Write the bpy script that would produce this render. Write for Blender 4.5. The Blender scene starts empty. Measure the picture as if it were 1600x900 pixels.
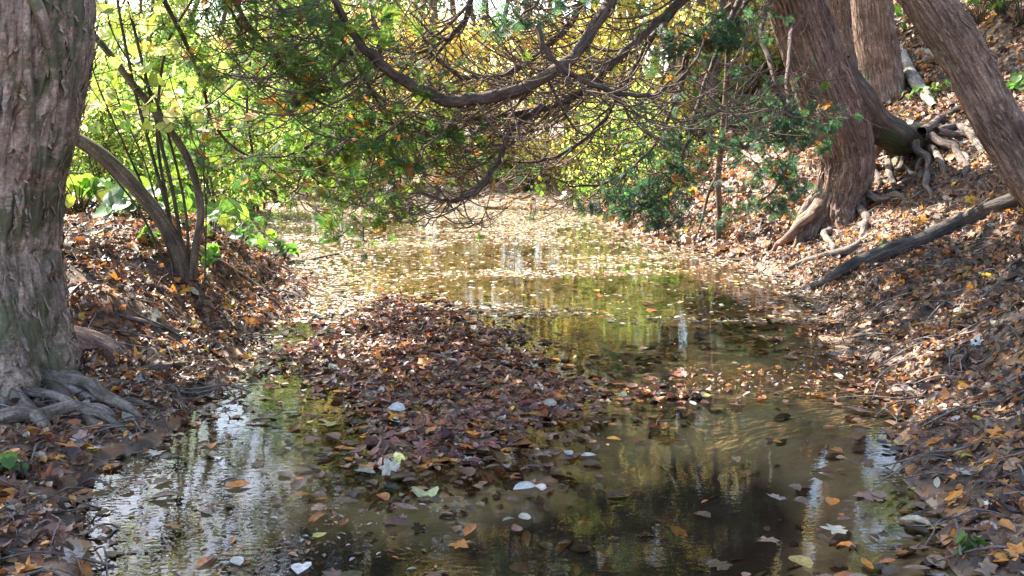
import bpy, math
import numpy as np
R = math.radians
rng = np.random.default_rng(11)
sc = bpy.context.scene
col = sc.collection

# ------------------------------------------------------------------ camera
PITCH, F, CZ = R(9.3), 1556.0, 1.4
cp, sp = math.cos(PITCH), math.sin(PITCH)
cam = bpy.data.cameras.new('camera'); camo = bpy.data.objects.new('camera', cam); col.objects.link(camo)
cam.sensor_width = 36; cam.lens = 36 * F / 1600; cam.clip_end = 2000; cam.clip_start = 0.05
camo.location = (0, 0, CZ); camo.rotation_euler = (R(90) - PITCH, 0, 0)
sc.camera = camo

def ray(u, v):
    a, b = (u - 800) / F, (450 - v) / F
    return np.array([a, cp + b * sp, -sp + b * cp])
def P(u, v, Y):
    d = ray(u, v); return np.array([0, 0, CZ]) + d * (Y / d[1])
def G(u, v, z=0.0):
    d = ray(u, v); return np.array([0, 0, CZ]) + d * ((z - CZ) / d[2])

# ------------------------------------------------------------------ noise
def _h(i, j, k):
    n = (i * 73856093) ^ (j * 19349663) ^ (k * 83492791)
    n = (n ^ (n >> 13)) * 1274126177 & 0xffffffff
    n = (n ^ (n >> 16)) & 0xffff
    return n / 32767.5 - 1
def vnoise(p):
    p = np.asarray(p, float); i = np.floor(p).astype(np.int64); f = p - i; u = f * f * (3 - 2 * f)
    r = 0
    for a in (0, 1):
        for b in (0, 1):
            for c in (0, 1):
                w = (u[:, 0] if a else 1 - u[:, 0]) * (u[:, 1] if b else 1 - u[:, 1]) * (u[:, 2] if c else 1 - u[:, 2])
                r = r + w * _h(i[:, 0] + a, i[:, 1] + b, i[:, 2] + c)
    return r
def fbm(p, o=4):
    r, a = 0, 1.0
    p = np.asarray(p, float)
    for k in range(o):
        r = r + a * vnoise(p + 17.3 * k); p = p * 2.03; a *= .5
    return r
def sst(a, b, x):
    t = np.clip((x - a) / (b - a), 0, 1); return t * t * (3 - 2 * t)

# ------------------------------------------------------------------ terrain height
shore_px = [(130, 900), (120, 840), (150, 740), (190, 700), (245, 662), (330, 600), (372, 545), (440, 497), (462, 450), (440, 400),
            (405, 365), (398, 335), (430, 312), (500, 300), (620, 309), (750, 316), (880, 322), (950, 334), (965, 355), (1050, 380),
            (1170, 408), (1262, 452), (1300, 492), (1372, 552), (1400, 620), (1425, 690), (1470, 780), (1505, 900)]
POND = np.array([[-1.9, -4.0], [-1.5, 1.5]] + [list(G(u, v)[:2]) for u, v in shore_px] + [[1.7, 1.5], [2.0, -4.0]])
bar_px = [(548, 476), (610, 455), (720, 470), (790, 505), (850, 548), (950, 588), (990, 612), (925, 650), (900, 700), (850, 745), (760, 765), (600, 775),
          (500, 758), (448, 700), (430, 630), (475, 570), (528, 520)]
BAR = np.array([list(G(u, v, .02)[:2]) for u, v in bar_px])
shoal_px = [(930, 600), (1050, 572), (1200, 575), (1340, 592), (1350, 640), (1200, 655), (1050, 645), (960, 628)]
SHOAL = np.array([list(G(u, v, -.02)[:2]) for u, v in shoal_px])
def sdpoly(x, y, poly):
    d2 = np.full(x.shape, 1e9); ins = np.zeros(x.shape, bool)
    n = len(poly)
    for i in range(n):
        ax, ay = poly[i]; bx, by = poly[(i + 1) % n]
        ex, ey = bx - ax, by - ay
        t = np.clip(((x - ax) * ex + (y - ay) * ey) / (ex * ex + ey * ey), 0, 1)
        d2 = np.minimum(d2, (x - ax - t * ex) ** 2 + (y - ay - t * ey) ** 2)
        c = ((ay > y) != (by > y)) & (x < ex * (y - ay) / (by - ay + 1e-12) + ax)
        ins ^= c
    d = np.sqrt(d2); return np.where(ins, -d, d)
def H(x, y):
    x = np.asarray(x, float); y = np.asarray(y, float)
    z0 = np.zeros_like(x)
    wob = .13 * vnoise(np.stack([x * 1.7, y * 1.7, z0], -1)) + .08 * vnoise(np.stack([x * 5, y * 5, z0 + 9], -1))
    d = sdpoly(x, y, POND) + wob * sst(-1, 3, y)
    wr = sst(.6, 2.6, x - np.maximum(0, y - 16) * .3)
    dp = np.maximum(d, 0)
    hr = .02 + .45 * dp + .022 * dp * dp
    M = sst(5.2, 6.3, y) * (1 - sst(8.6, 12, y))
    hl = .04 + .05 * np.minimum(dp, 12) + M * .56 * sst(.0, 1.25, dp)
    far = np.sqrt(x * x + y * y)
    hl = hl + .05 * np.maximum(0, far - 40)
    hr = np.minimum(hr, 5 + .02 * hr)
    hr = hr - .13 * np.exp(-((x - 3.25) ** 2 + (y - 10.2) ** 2) / .5)
    n = fbm(np.stack([x * .9, y * .9, z0 + 3], -1), 4)
    out = wr * hr + (1 - wr) * hl + n * .07 * sst(0, 1.2, dp) + .015 * vnoise(np.stack([x * 9, y * 9, z0], -1)) * sst(0, .3, dp)
    dm = np.maximum(-d, 0)
    deep = 1 - .80 * sst(4.3, 5.9, y + .2 * vnoise(np.stack([x * 1.3, y * 1.3, z0 + 2], -1)))
    inn = -.01 - .24 * deep * sst(0, 1.0, dm) + .02 * n
    sb = sdpoly(x, y, BAR) + wob
    s3 = sst(.8, -.3, sdpoly(x, y, SHOAL) + wob); inn = inn * (1 - s3) + (-.009 + .008 * n) * s3
    s = sst(.5, -.45, sb)
    s2 = sst(.9, .1, sb) * sst(4.2, 5.6, y)
    inn = np.maximum(inn, inn * (1 - s2) + (-.07) * s2)
    inn = inn * (1 - s) + (-.003 + .013 * n + .008 * vnoise(np.stack([x * 7, y * 7, z0], -1))) * s
    return np.where(d > 0, np.maximum(out, .012), inn)
def Hn(x, y, e=.04):
    hx = (H(x + e, y) - H(x - e, y)) / (2 * e); hy = (H(x, y + e) - H(x, y - e)) / (2 * e)
    n = np.stack([-hx, -hy, np.ones_like(hx)], -1)
    return n / np.linalg.norm(n, axis=-1, keepdims=True)
def T(u, v):
    d = ray(u, v); t = np.arange(2, 70, .02)
    p = np.array([0, 0, CZ]) + t[:, None] * d
    hit = np.nonzero(p[:, 2] < np.maximum(H(p[:, 0], p[:, 1]), 0))[0]
    return p[hit[0]] if len(hit) else p[-1]

# ------------------------------------------------------------------ mesh helpers
def fastmesh(name, V, Fc, cols=None, smooth=False, bark=None):
    V = np.ascontiguousarray(V, np.float32); Fc = np.ascontiguousarray(Fc, np.int32)
    me = bpy.data.meshes.new(name); m, k = Fc.shape
    me.vertices.add(len(V)); me.vertices.foreach_set('co', V.ravel())
    me.loops.add(m * k); me.loops.foreach_set('vertex_index', Fc.ravel())
    me.polygons.add(m); me.polygons.foreach_set('loop_start', np.arange(0, m * k, k, dtype=np.int32))
    if smooth: me.polygons.foreach_set('use_smooth', np.ones(m, bool))
    me.update(calc_edges=True)
    if cols is not None:
        a = me.attributes.new('col', 'FLOAT_COLOR', 'POINT')
        c = np.ones((len(V), 4), np.float32); c[:, :3] = cols; a.data.foreach_set('color', c.ravel())
    if bark is not None:
        a = me.attributes.new('bark', 'FLOAT_VECTOR', 'POINT'); a.data.foreach_set('vector', np.ascontiguousarray(bark, np.float32).ravel())
    return me
def link(name, me, mat, parent=None):
    o = bpy.data.objects.new(name, me); col.objects.link(o)
    if mat: me.materials.append(mat)
    if parent: o.parent = parent
    return o
def tag(o, label=None, cat=None, group=None, kind=None):
    if label: o['label'] = label
    if cat: o['category'] = cat
    if group: o['group'] = group
    if kind: o['kind'] = kind
    return o
def thing(name, label, cat, loc, group=None, rz=0, s=1):
    o = bpy.data.objects.new(name, None); col.objects.link(o); o.location = tuple(loc); o.rotation_euler = (0, 0, rz); o.scale = (s, s, s)
    o.empty_display_size = .1
    return tag(o, label, cat, group)
def copy_tree(o, parent=None):
    c = o.copy(); col.objects.link(c)
    if parent: c.parent = parent
    for ch in list(o.children): copy_tree(ch, c)
    return c

class Acc:
    def __init__(s): s.V, s.F, s.C, s.B, s.n = [], [], [], [], 0
    def add(s, V, Fc, C=None, B=None):
        s.V.append(V); s.F.append(Fc + s.n); s.n += len(V)
        if C is not None: s.C.append(C)
        if B is not None: s.B.append(B)
    def build(s, name, mat, parent=None, org=(0, 0, 0), smooth=False):
        V = np.concatenate(s.V) - np.asarray(org)
        me = fastmesh(name, V, np.concatenate(s.F), np.concatenate(s.C) if s.C else None, smooth, np.concatenate(s.B) if s.B else None)
        return link(name, me, mat, parent)

def spline(pts, n):
    pts = np.asarray(pts, float); m = len(pts)
    q = np.vstack([2 * pts[0] - pts[1], pts, 2 * pts[-1] - pts[-2]])
    t = np.linspace(0, m - 1 - 1e-9, n); i = t.astype(int); f = (t - i)[:, None]
    a, b, c, d = q[i], q[i + 1], q[i + 2], q[i + 3]
    return .5 * (2 * b + (c - a) * f + (2 * a - 5 * b + 4 * c - d) * f ** 2 + (3 * b - a - 3 * c + d) * f ** 3)
def sweep(pts, rad, na=8, nl=None, disp=None, seed=0, flare=None):
    """tube along a spline; rad per control point; disp (amp, around freq, along freq)"""
    pts = np.asarray(pts, float)
    if nl is None: nl = max(4, 4 * len(pts))
    rad = np.asarray(rad, float)
    C = spline(pts, nl)
    r = np.interp(np.linspace(0, 1, nl), np.linspace(0, 1, len(rad)), rad)
    T_ = np.gradient(C, axis=0); T_ /= np.linalg.norm(T_, axis=1, keepdims=True) + 1e-12
    ref = np.array([0, 1, 0.]) if abs(T_[0][1]) < .9 else np.array([1., 0, 0])
    N = np.zeros_like(C); n0 = ref - T_[0] * ref.dot(T_[0]); N[0] = n0 / np.linalg.norm(n0)
    for i in range(1, nl):
        n = N[i - 1] - T_[i] * N[i - 1].dot(T_[i]); N[i] = n / np.linalg.norm(n)
    Bn = np.cross(T_, N)
    s = np.concatenate([[0], np.cumsum(np.linalg.norm(np.diff(C, axis=0), axis=1))])
    th = np.linspace(0, 2 * np.pi, na, endpoint=False)
    TH, S = np.meshgrid(th, s); RR = np.repeat(r[:, None], na, 1)
    if flare is not None: RR = RR * flare(TH, S)
    bark = np.stack([np.cos(TH) * RR, np.sin(TH) * RR, S], -1).reshape(-1, 3) + seed
    if disp:
        amp, fa, fl = disp
        tw = TH + S * .25
        q = np.stack([np.cos(tw) * RR * fa, np.sin(tw) * RR * fa, S * fl], -1).reshape(-1, 3) + seed * 7.1
        wp = np.stack([vnoise(q * .45 + 31), vnoise(q * .45 + 57), 0 * q[:, 0]], -1) * .55
        ridg = np.minimum(1, np.abs(vnoise(q + wp)) ** .6 * 1.9) * 2 - 1
        ridg2 = np.minimum(1, np.abs(vnoise((q + wp) * np.array([2.3, 2.3, 1.7]) + 5)) ** .7 * 1.9) * 2 - 1
        lump = vnoise(np.stack([np.cos(TH) * RR * 4, np.sin(TH) * RR * 4, S * 2], -1).reshape(-1, 3) + seed)
        RR = RR + (amp * (ridg * .55 + ridg2 * .45) + amp * 1.2 * lump).reshape(RR.shape) * np.clip(RR / .12, .15, 1)
    V = C[:, None, :] + RR[..., None] * (np.cos(TH)[..., None] * N[:, None, :] + np.sin(TH)[..., None] * Bn[:, None, :])
    i = np.arange(nl - 1)[:, None] * na; j = np.arange(na)[None, :]; j2 = (j + 1) % na
    Fc = np.stack([i + j, i + j2, i + na + j2, i + na + j], -1).reshape(-1, 4)
    return V.reshape(-1, 3), Fc, bark

# leaf templates: unit size about 1 across
def tmpl_maple():
    ang, rr = [], []
    lob = [(-90, .15), (-60, .5), (-38, .46), (-18, .72), (2, .55), (16, .5), (34, .84), (44, .68), (58, .5), (76, .74), (90, 1.0), (104, .74), (122, .5), (136, .68), (146, .84), (164, .5), (178, .55), (198, .72), (218, .46), (240, .5)]
    v = [[0, 0, 0]] + [[math.cos(R(a)) * r * .62, math.sin(R(a)) * r * .62, 0] for a, r in lob]
    n = len(lob)
    f = [[0, 1 + i, 1 + (i + 1) % n] for i in range(n)]
    return np.array(v), np.array(f)
def tmpl_oval(w=.3):
    ys = [-.5, -.3, 0, .28, .5]; ws = [0, .75, 1, .7, 0]
    v = []
    for y, k in zip(ys, ws): v += [[-w * k, y, .10 * k], [0, y, 0], [w * k, y, .10 * k]]
    f = []
    for i in range(4):
        for c in (0, 1):
            a = i * 3 + c
            if ws[i] == 0: f.append([a + (1 - c), a + 4, a + 3]) if c == 0 else f.append([a, a + 4, a + 3])
            elif ws[i + 1] == 0: f.append([a, a + 1, i * 3 + 4])
            else: f += [[a, a + 1, a + 4], [a, a + 4, a + 3]]
    return np.array(v, float), np.array(f)
def tmpl_diamond(w=.34):
    return np.array([[0, -.5, 0], [w, -.05, .06], [0, .5, -.04], [-w, -.05, .06.__float__()]]), np.array([[0, 1, 2], [0, 2, 3]])
def tmpl_heart():
    pr = [(0, -.32), (.2, -.46), (.4, -.36), (.48, -.12), (.4, .15), (.2, .38), (0, .55)]
    out = pr + [(-x, y) for x, y in pr[-2:0:-1]]
    v = [[0, 0, -.03]] + [[x, y, .12 * abs(x) - .25 * max(0, y) ** 2] for x, y in out]
    n = len(out); return np.array(v), np.array([[0, 1 + i, 1 + (i + 1) % n] for i in range(n)])
def frames(normal, yaw):
    n = normal / np.linalg.norm(normal, axis=1, keepdims=True)
    t = np.stack([np.cos(yaw), np.sin(yaw), np.zeros_like(yaw)], -1)
    t = t - n * (t * n).sum(1, keepdims=True); ln = np.linalg.norm(t, axis=1, keepdims=True)
    t = np.where(ln < 1e-3, np.array([0, 0, 1.]), t / (ln + 1e-9))
    b = np.cross(n, t)
    return np.stack([t, b, n], 2)      # columns
def scatter(tm, pos, Rm, size, colr, curl=.5):
    v, f = tm; N, K = len(pos), len(v)
    vv = np.repeat(v[None], N, 0).copy()
    c1 = rng.normal(0, curl, N)[:, None]; c2 = rng.normal(0, curl, N)[:, None]; c3 = rng.normal(0, curl * .6, N)[:, None]
    vv[..., 2] += c1 * vv[..., 0] ** 2 + c2 * vv[..., 1] ** 2 + c3 * vv[..., 0] * vv[..., 1]
    vv *= np.asarray(size)[:, None, None] if np.ndim(size) else size
    V = np.einsum('nij,nkj->nki', Rm, vv) + pos[:, None, :]
    Fc = f[None] + (np.arange(N) * K)[:, None, None]
    C = np.repeat(colr[:, None, :], K, 1)
    return V.reshape(-1, 3), Fc.reshape(-1, 3), C.reshape(-1, 3)
def pick(pal, n, jit=.25):
    pal_c = np.array([p[1] for p in pal]); w = np.array([p[0] for p in pal], float); w /= w.sum()
    c = pal_c[rng.choice(len(pal), n, p=w)]
    return np.clip(c * np.exp(rng.normal(0, jit, (n, 1))) * np.exp(rng.normal(0, .06, (n, 3))), .004, .8)

# ------------------------------------------------------------------ materials
def newmat(name):
    m = bpy.data.materials.new(name); m.use_nodes = True; nt = m.node_tree; nt.nodes.clear()
    return m, nt, nt.nodes, nt.links
def ramp(nd, stops):
    r = nd.new('ShaderNodeValToRGB'); e = r.color_ramp.elements
    while len(e) < len(stops): e.new(.5)
    for k, (p, c) in zip(e, stops): k.position = p; k.color = (*c, 1)
    return r
def leaf_mat(name, trans=.35, rough=.55, spec=.35, tint=(1, 1, 1), tboost=1.5):
    m, nt, nd, ln = newmat(name)
    a = nd.new('ShaderNodeAttribute'); a.attribute_name = 'col'
    geo = nd.new('ShaderNodeNewGeometry')
    nz = nd.new('ShaderNodeTexNoise'); nz.inputs['Scale'].default_value = 55; nz.inputs['Detail'].default_value = 3
    ln.new(geo.outputs['Position'], nz.inputs['Vector'])
    mr = nd.new('ShaderNodeMapRange'); mr.inputs[1].default_value = .3; mr.inputs[2].default_value = .7; mr.inputs[3].default_value = .65; mr.inputs[4].default_value = 1.25
    ln.new(nz.outputs['Fac'], mr.inputs[0])
    mul = nd.new('ShaderNodeVectorMath'); mul.operation = 'SCALE'; ln.new(a.outputs['Color'], mul.inputs[0]); ln.new(mr.outputs[0], mul.inputs['Scale'])
    p = nd.new('ShaderNodeBsdfPrincipled'); p.inputs['Roughness'].default_value = rough; p.inputs['Specular IOR Level'].default_value = spec
    ln.new(mul.outputs[0], p.inputs['Base Color'])
    tr = nd.new('ShaderNodeBsdfTranslucent')
    tb = nd.new('ShaderNodeVectorMath'); tb.operation = 'MULTIPLY'; tb.inputs[1].default_value = tuple(tboost * t for t in tint); ln.new(mul.outputs[0], tb.inputs[0])
    ln.new(tb.outputs[0], tr.inputs['Color'])
    mx = nd.new('ShaderNodeMixShader'); mx.inputs[0].default_value = trans
    ln.new(p.outputs[0], mx.inputs[1]); ln.new(tr.outputs[0], mx.inputs[2])
    o = nd.new('ShaderNodeOutputMaterial'); ln.new(mx.outputs[0], o.inputs['Surface'])
    return m
def bark_mat(name, dark, mid, light, moss=0.0, mosscol=(.05, .07, .02), fa=38, fl=3.0, bump=.012):
    m, nt, nd, ln = newmat(name)
    a = nd.new('ShaderNodeAttribute'); a.attribute_name = 'bark'
    mp = nd.new('ShaderNodeMapping'); mp.inputs['Scale'].default_value = (fa, fa, fl); ln.new(a.outputs['Vector'], mp.inputs['Vector'])
    n1 = nd.new('ShaderNodeTexNoise'); n1.inputs['Scale'].default_value = 1; n1.inputs['Detail'].default_value = 6; n1.inputs['Roughness'].default_value = .65; n1.inputs['Distortion'].default_value = .4
    ln.new(mp.outputs[0], n1.inputs['Vector'])
    r1 = ramp(nd, [(.3, dark), (.5, mid), (.7, light)]); ln.new(n1.outputs['Fac'], r1.inputs[0])
    n2 = nd.new('ShaderNodeTexNoise'); n2.inputs['Scale'].default_value = 4.5; n2.inputs['Detail'].default_value = 5; ln.new(a.outputs['Vector'], n2.inputs['Vector'])
    mr = nd.new('ShaderNodeMapRange'); mr.inputs[1].default_value = .35; mr.inputs[2].default_value = .68; mr.inputs[3].default_value = .6; mr.inputs[4].default_value = 1.35; ln.new(n2.outputs['Fac'], mr.inputs[0])
    mul = nd.new('ShaderNodeVectorMath'); mul.operation = 'SCALE'; ln.new(r1.outputs[0], mul.inputs[0]); ln.new(mr.outputs[0], mul.inputs['Scale'])
    n5 = nd.new('ShaderNodeTexNoise'); n5.inputs['Scale'].default_value = 75; n5.inputs['Detail'].default_value = 5; n5.inputs['Roughness'].default_value = .7; ln.new(a.outputs['Vector'], n5.inputs['Vector'])
    mr5 = nd.new('ShaderNodeMapRange'); mr5.inputs[1].default_value = .32; mr5.inputs[2].default_value = .68; mr5.inputs[3].default_value = .55; mr5.inputs[4].default_value = 1.45; ln.new(n5.outputs['Fac'], mr5.inputs[0])
    mul5 = nd.new('ShaderNodeVectorMath'); mul5.operation = 'SCALE'; ln.new(mul.outputs[0], mul5.inputs[0]); ln.new(mr5.outputs[0], mul5.inputs['Scale'])
    last = mul5.outputs[0]
    if moss > 0:
        n3 = nd.new('ShaderNodeTexNoise'); n3.inputs['Scale'].default_value = 3.2; n3.inputs['Detail'].default_value = 7; n3.inputs['Roughness'].default_value = .7; ln.new(a.outputs['Vector'], n3.inputs['Vector'])
        m3 = nd.new('ShaderNodeMapRange'); m3.inputs[1].default_value = .64 - .22 * moss; m3.inputs[2].default_value = .70 - .22 * moss; m3.inputs[3].default_value = 0; m3.inputs[4].default_value = .85; ln.new(n3.outputs['Fac'], m3.inputs[0])
        mm = nd.new('ShaderNodeMix'); mm.data_type = 'RGBA'; ln.new(m3.outputs[0], mm.inputs[0]); ln.new(last, mm.inputs[6]); mm.inputs[7].default_value = (*mosscol, 1)
        last = mm.outputs[2]
    p = nd.new('ShaderNodeBsdfPrincipled'); p.inputs['Roughness'].default_value = .85; p.inputs['Specular IOR Level'].default_value = .25
    ln.new(last, p.inputs['Base Color'])
    b = nd.new('ShaderNodeBump'); b.inputs['Distance'].default_value = bump; b.inputs['Strength'].default_value = 1; ln.new(n1.outputs['Fac'], b.inputs['Height']); ln.new(b.outputs[0], p.inputs['Normal'])
    o = nd.new('ShaderNodeOutputMaterial'); ln.new(p.outputs[0], o.inputs['Surface'])
    return m

M_OLD = bark_mat('old_cedar_bark', (.115, .08, .055), (.28, .205, .15), (.46, .375, .29), moss=.62, mosscol=(.095, .105, .05), fa=34, fl=6.5)
M_CEDAR = bark_mat('cedar_bark', (.08, .046, .03), (.18, .11, .076), (.34, .245, .18), moss=.12, fa=42, fl=4.5)
M_CEDAR2 = bark_mat('cedar_bark_pale', (.10, .06, .04), (.22, .14, .10), (.40, .28, .21), moss=.08, mosscol=(.08, .09, .04), fa=46, fl=5)
M_MOSSY = bark_mat('mossy_bark', (.045, .03, .02), (.085, .06, .04), (.17, .12, .085), moss=.5, mosscol=(.045, .055, .018))
M_ROOT = bark_mat('root_bark', (.055, .04, .03), (.14, .105, .082), (.28, .23, .185), moss=.1, fa=60, fl=8)
M_BOUGH = bark_mat('bough_bark', (.035, .024, .018), (.085, .057, .042), (.17, .12, .09), fa=70, fl=9, bump=.006)
M_TWIG = bark_mat('twig_bark', (.055, .036, .026), (.14, .093, .066), (.26, .185, .135), fa=70, fl=9, bump=.003)
M_STEM = bark_mat('stem_bark', (.045, .032, .02), (.11, .08, .05), (.2, .15, .1), fa=50, fl=6, bump=.004)
M_GREENSTEM = bark_mat('green_stem_bark', (.03, .028, .015), (.07, .06, .03), (.13, .11, .05), fa=60, fl=10, bump=.002)
M_TRUNK = bark_mat('woodland_bark', (.05, .04, .03), (.12, .095, .075), (.25, .21, .17), fa=30, fl=5)
M_DEAD = bark_mat('dead_wood', (.06, .045, .035), (.15, .12, .10), (.33, .28, .24), fa=60, fl=7)
M_PALEWOOD = bark_mat('pale_wood', (.12, .095, .075), (.26, .215, .17), (.42, .365, .3), fa=40, fl=7)
M_LITTER = leaf_mat('leaf_litter', .22, .5, .4)
M_WET = leaf_mat('wet_leaves', .15, .42, .3)
M_CROWN = leaf_mat('crown_leaves', .6, .5, .3, tboost=1.8)
M_CEDARLEAF = leaf_mat('cedar_sprays', .5, .55, .3, tint=(1.2, 1.15, .6), tboost=2.2)
M_PLANT = leaf_mat('plant_leaves', .45, .42, .4, tint=(1.0, 1.1, .6), tboost=1.8)

def ground_mat():
    m, nt, nd, ln = newmat('leafy_soil')
    geo = nd.new('ShaderNodeNewGeometry'); sep = nd.new('ShaderNodeSeparateXYZ'); ln.new(geo.outputs['Position'], sep.inputs[0])
    vor = nd.new('ShaderNodeTexVoronoi'); vor.inputs['Scale'].default_value = 17; vor.inputs['Randomness'].default_value = 1
    nzd = nd.new('ShaderNodeTexNoise'); nzd.inputs['Scale'].default_value = 20; nzd.inputs['Detail'].default_value = 3; ln.new(geo.outputs['Position'], nzd.inputs['Vector'])
    ad = nd.new('ShaderNodeMix'); ad.data_type = 'RGBA'; ad.blend_type = 'ADD'; ad.inputs[0].default_value = .07
    ln.new(geo.outputs['Position'], ad.inputs[6]); ln.new(nzd.outputs['Color'], ad.inputs[7]); ln.new(ad.outputs[2], vor.inputs['Vector'])
    sepc = nd.new('ShaderNodeSeparateColor'); ln.new(vor.outputs['Color'], sepc.inputs[0])
    lc = ramp(nd, [(0, (.05, .03, .02)), (.25, (.1, .055, .03)), (.5, (.16, .09, .05)), (.72, (.22, .12, .06)), (.88, (.3, .13, .04)), (1, (.33, .26, .19))]); ln.new(sepc.outputs[0], lc.inputs[0])
    nz = nd.new('ShaderNodeTexNoise'); nz.inputs['Scale'].default_value = 6; nz.inputs['Detail'].default_value = 8; nz.inputs['Roughness'].default_value = .65; ln.new(geo.outputs['Position'], nz.inputs['Vector'])
    soil = ramp(nd, [(.3, (.035, .024, .017)), (.6, (.09, .06, .042)), (.8, (.15, .11, .08))]); ln.new(nz.outputs['Fac'], soil.inputs[0])
    nz2 = nd.new('ShaderNodeTexNoise'); nz2.inputs['Scale'].default_value = 2.3; nz2.inputs['Detail'].default_value = 6; ln.new(geo.outputs['Position'], nz2.inputs['Vector'])
    f1 = nd.new('ShaderNodeMapRange'); f1.inputs[1].default_value = .42; f1.inputs[2].default_value = .55; ln.new(nz2.outputs['Fac'], f1.inputs[0])
    mx = nd.new('ShaderNodeMix'); mx.data_type = 'RGBA'; ln.new(f1.outputs[0], mx.inputs[0]); ln.new(soil.outputs[0], mx.inputs[6]); ln.new(lc.outputs[0], mx.inputs[7])
    # mud and sand under the water; deep bed painted dark for shade
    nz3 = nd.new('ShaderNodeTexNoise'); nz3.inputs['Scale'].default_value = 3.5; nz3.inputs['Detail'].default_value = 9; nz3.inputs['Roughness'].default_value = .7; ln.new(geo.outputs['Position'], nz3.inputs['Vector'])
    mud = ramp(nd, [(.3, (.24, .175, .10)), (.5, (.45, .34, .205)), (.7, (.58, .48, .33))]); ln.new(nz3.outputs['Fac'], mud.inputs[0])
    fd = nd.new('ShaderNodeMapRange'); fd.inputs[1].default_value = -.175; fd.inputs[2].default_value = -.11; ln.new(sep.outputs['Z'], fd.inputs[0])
    md = nd.new('ShaderNodeMix'); md.data_type = 'RGBA'; ln.new(fd.outputs[0], md.inputs[0]); shade_bed = ramp(nd, [(.3, (.016, .011, .008)), (.6, (.04, .028, .02)), (.8, (.075, .055, .04))]); ln.new(nz.outputs['Fac'], shade_bed.inputs[0]); ln.new(shade_bed.outputs[0], md.inputs[6]); ln.new(mud.outputs[0], md.inputs[7])
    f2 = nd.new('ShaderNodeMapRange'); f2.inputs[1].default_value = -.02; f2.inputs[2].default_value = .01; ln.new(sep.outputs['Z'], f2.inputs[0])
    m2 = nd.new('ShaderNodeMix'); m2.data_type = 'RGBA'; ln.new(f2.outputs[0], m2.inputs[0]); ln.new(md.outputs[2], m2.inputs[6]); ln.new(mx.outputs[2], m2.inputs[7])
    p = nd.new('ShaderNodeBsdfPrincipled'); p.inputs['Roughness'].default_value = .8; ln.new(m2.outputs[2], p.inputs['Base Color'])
    b = nd.new('ShaderNodeBump'); b.inputs['Distance'].default_value = .012; ln.new(nz.outputs['Fac'], b.inputs['Height']); ln.new(b.outputs[0], p.inputs['Normal'])
    o = nd.new('ShaderNodeOutputMaterial'); ln.new(p.outputs[0], o.inputs['Surface'])
    return m
def water_mat():
    m, nt, nd, ln = newmat('pond_water')
    geo = nd.new('ShaderNodeNewGeometry')
    n1 = nd.new('ShaderNodeTexNoise'); n1.inputs['Scale'].default_value = 7; n1.inputs['Detail'].default_value = 1; ln.new(geo.outputs['Position'], n1.inputs['Vector'])
    mp = nd.new('ShaderNodeMapping'); mp.inputs['Scale'].default_value = (16, 42, 20); ln.new(geo.outputs['Position'], mp.inputs['Vector'])
    n2 = nd.new('ShaderNodeTexNoise'); n2.inputs['Scale'].default_value = 1; n2.inputs['Detail'].default_value = 2; ln.new(mp.outputs[0], n2.inputs['Vector'])
    sep = nd.new('ShaderNodeSeparateXYZ'); ln.new(geo.outputs['Position'], sep.inputs[0])
    k = nd.new('ShaderNodeMapRange'); k.inputs[1].default_value = -.9; k.inputs[2].default_value = .1; k.inputs[3].default_value = .13; k.inputs[4].default_value = .06; ln.new(sep.outputs['X'], k.inputs[0])
    b1 = nd.new('ShaderNodeBump'); b1.inputs['Distance'].default_value = .0005; ln.new(n1.outputs['Fac'], b1.inputs['Height'])
    b2 = nd.new('ShaderNodeBump'); b2.inputs['Distance'].default_value = .0045; ln.new(k.outputs[0], b2.inputs['Strength']); ln.new(n2.outputs['Fac'], b2.inputs['Height']); ln.new(b1.outputs[0], b2.inputs['Normal'])
    fr = nd.new('ShaderNodeFresnel'); fr.inputs['IOR'].default_value = 1.37; ln.new(b2.outputs[0], fr.inputs['Normal'])
    t = nd.new('ShaderNodeBsdfTransparent'); t.inputs['Color'].default_value = (.83, .76, .62, 1)
    g = nd.new('ShaderNodeBsdfGlossy'); g.inputs['Roughness'].default_value = .004; ln.new(b2.outputs[0], g.inputs['Normal'])
    mx = nd.new('ShaderNodeMixShader'); ln.new(fr.outputs[0], mx.inputs[0]); ln.new(t.outputs[0], mx.inputs[1]); ln.new(g.outputs[0], mx.inputs[2])
    o = nd.new('ShaderNodeOutputMaterial'); ln.new(mx.outputs[0], o.inputs['Surface'])
    return m

# ------------------------------------------------------------------ ground and water
def axis(lo, hi, step, far_lo, far_hi):
    mid = np.arange(lo, hi, step)
    a, s = [], step
    x = lo
    while x > far_lo: s *= 1.16; x -= s; a.append(x)
    b, s = [], step
    x = mid[-1]
    while x < far_hi: s *= 1.16; x += s; b.append(x)
    return np.concatenate([np.array(a[::-1]), mid, np.array(b)])
xs = axis(-5.5, 7.0, .05, -400, 400); ys = axis(1.5, 16, .055, -200, 500)
X, Y = np.meshgrid(xs, ys); Z = H(X.ravel(), Y.ravel())
nx, ny = len(xs), len(ys)
i = np.arange(ny - 1)[:, None] * nx; j = np.arange(nx - 1)[None]
Fg = np.stack([i + j, i + j + 1, i + nx + j + 1, i + nx + j], -1).reshape(-1, 4)
g = link('ground', fastmesh('ground', np.stack([X.ravel(), Y.ravel(), Z], -1), Fg, smooth=True), ground_mat())
tag(g, 'brown leafy soil of the banks and muddy pond bottom', kind='structure')
w = link('water', fastmesh('water', np.array([[-5.6, -5, 0], [4, -5, 0], [4, 21, 0], [-5.6, 21, 0]]), np.array([[0, 1, 2, 3]])), water_mat())
tag(w, 'clear shallow pond water', kind='structure')

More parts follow.
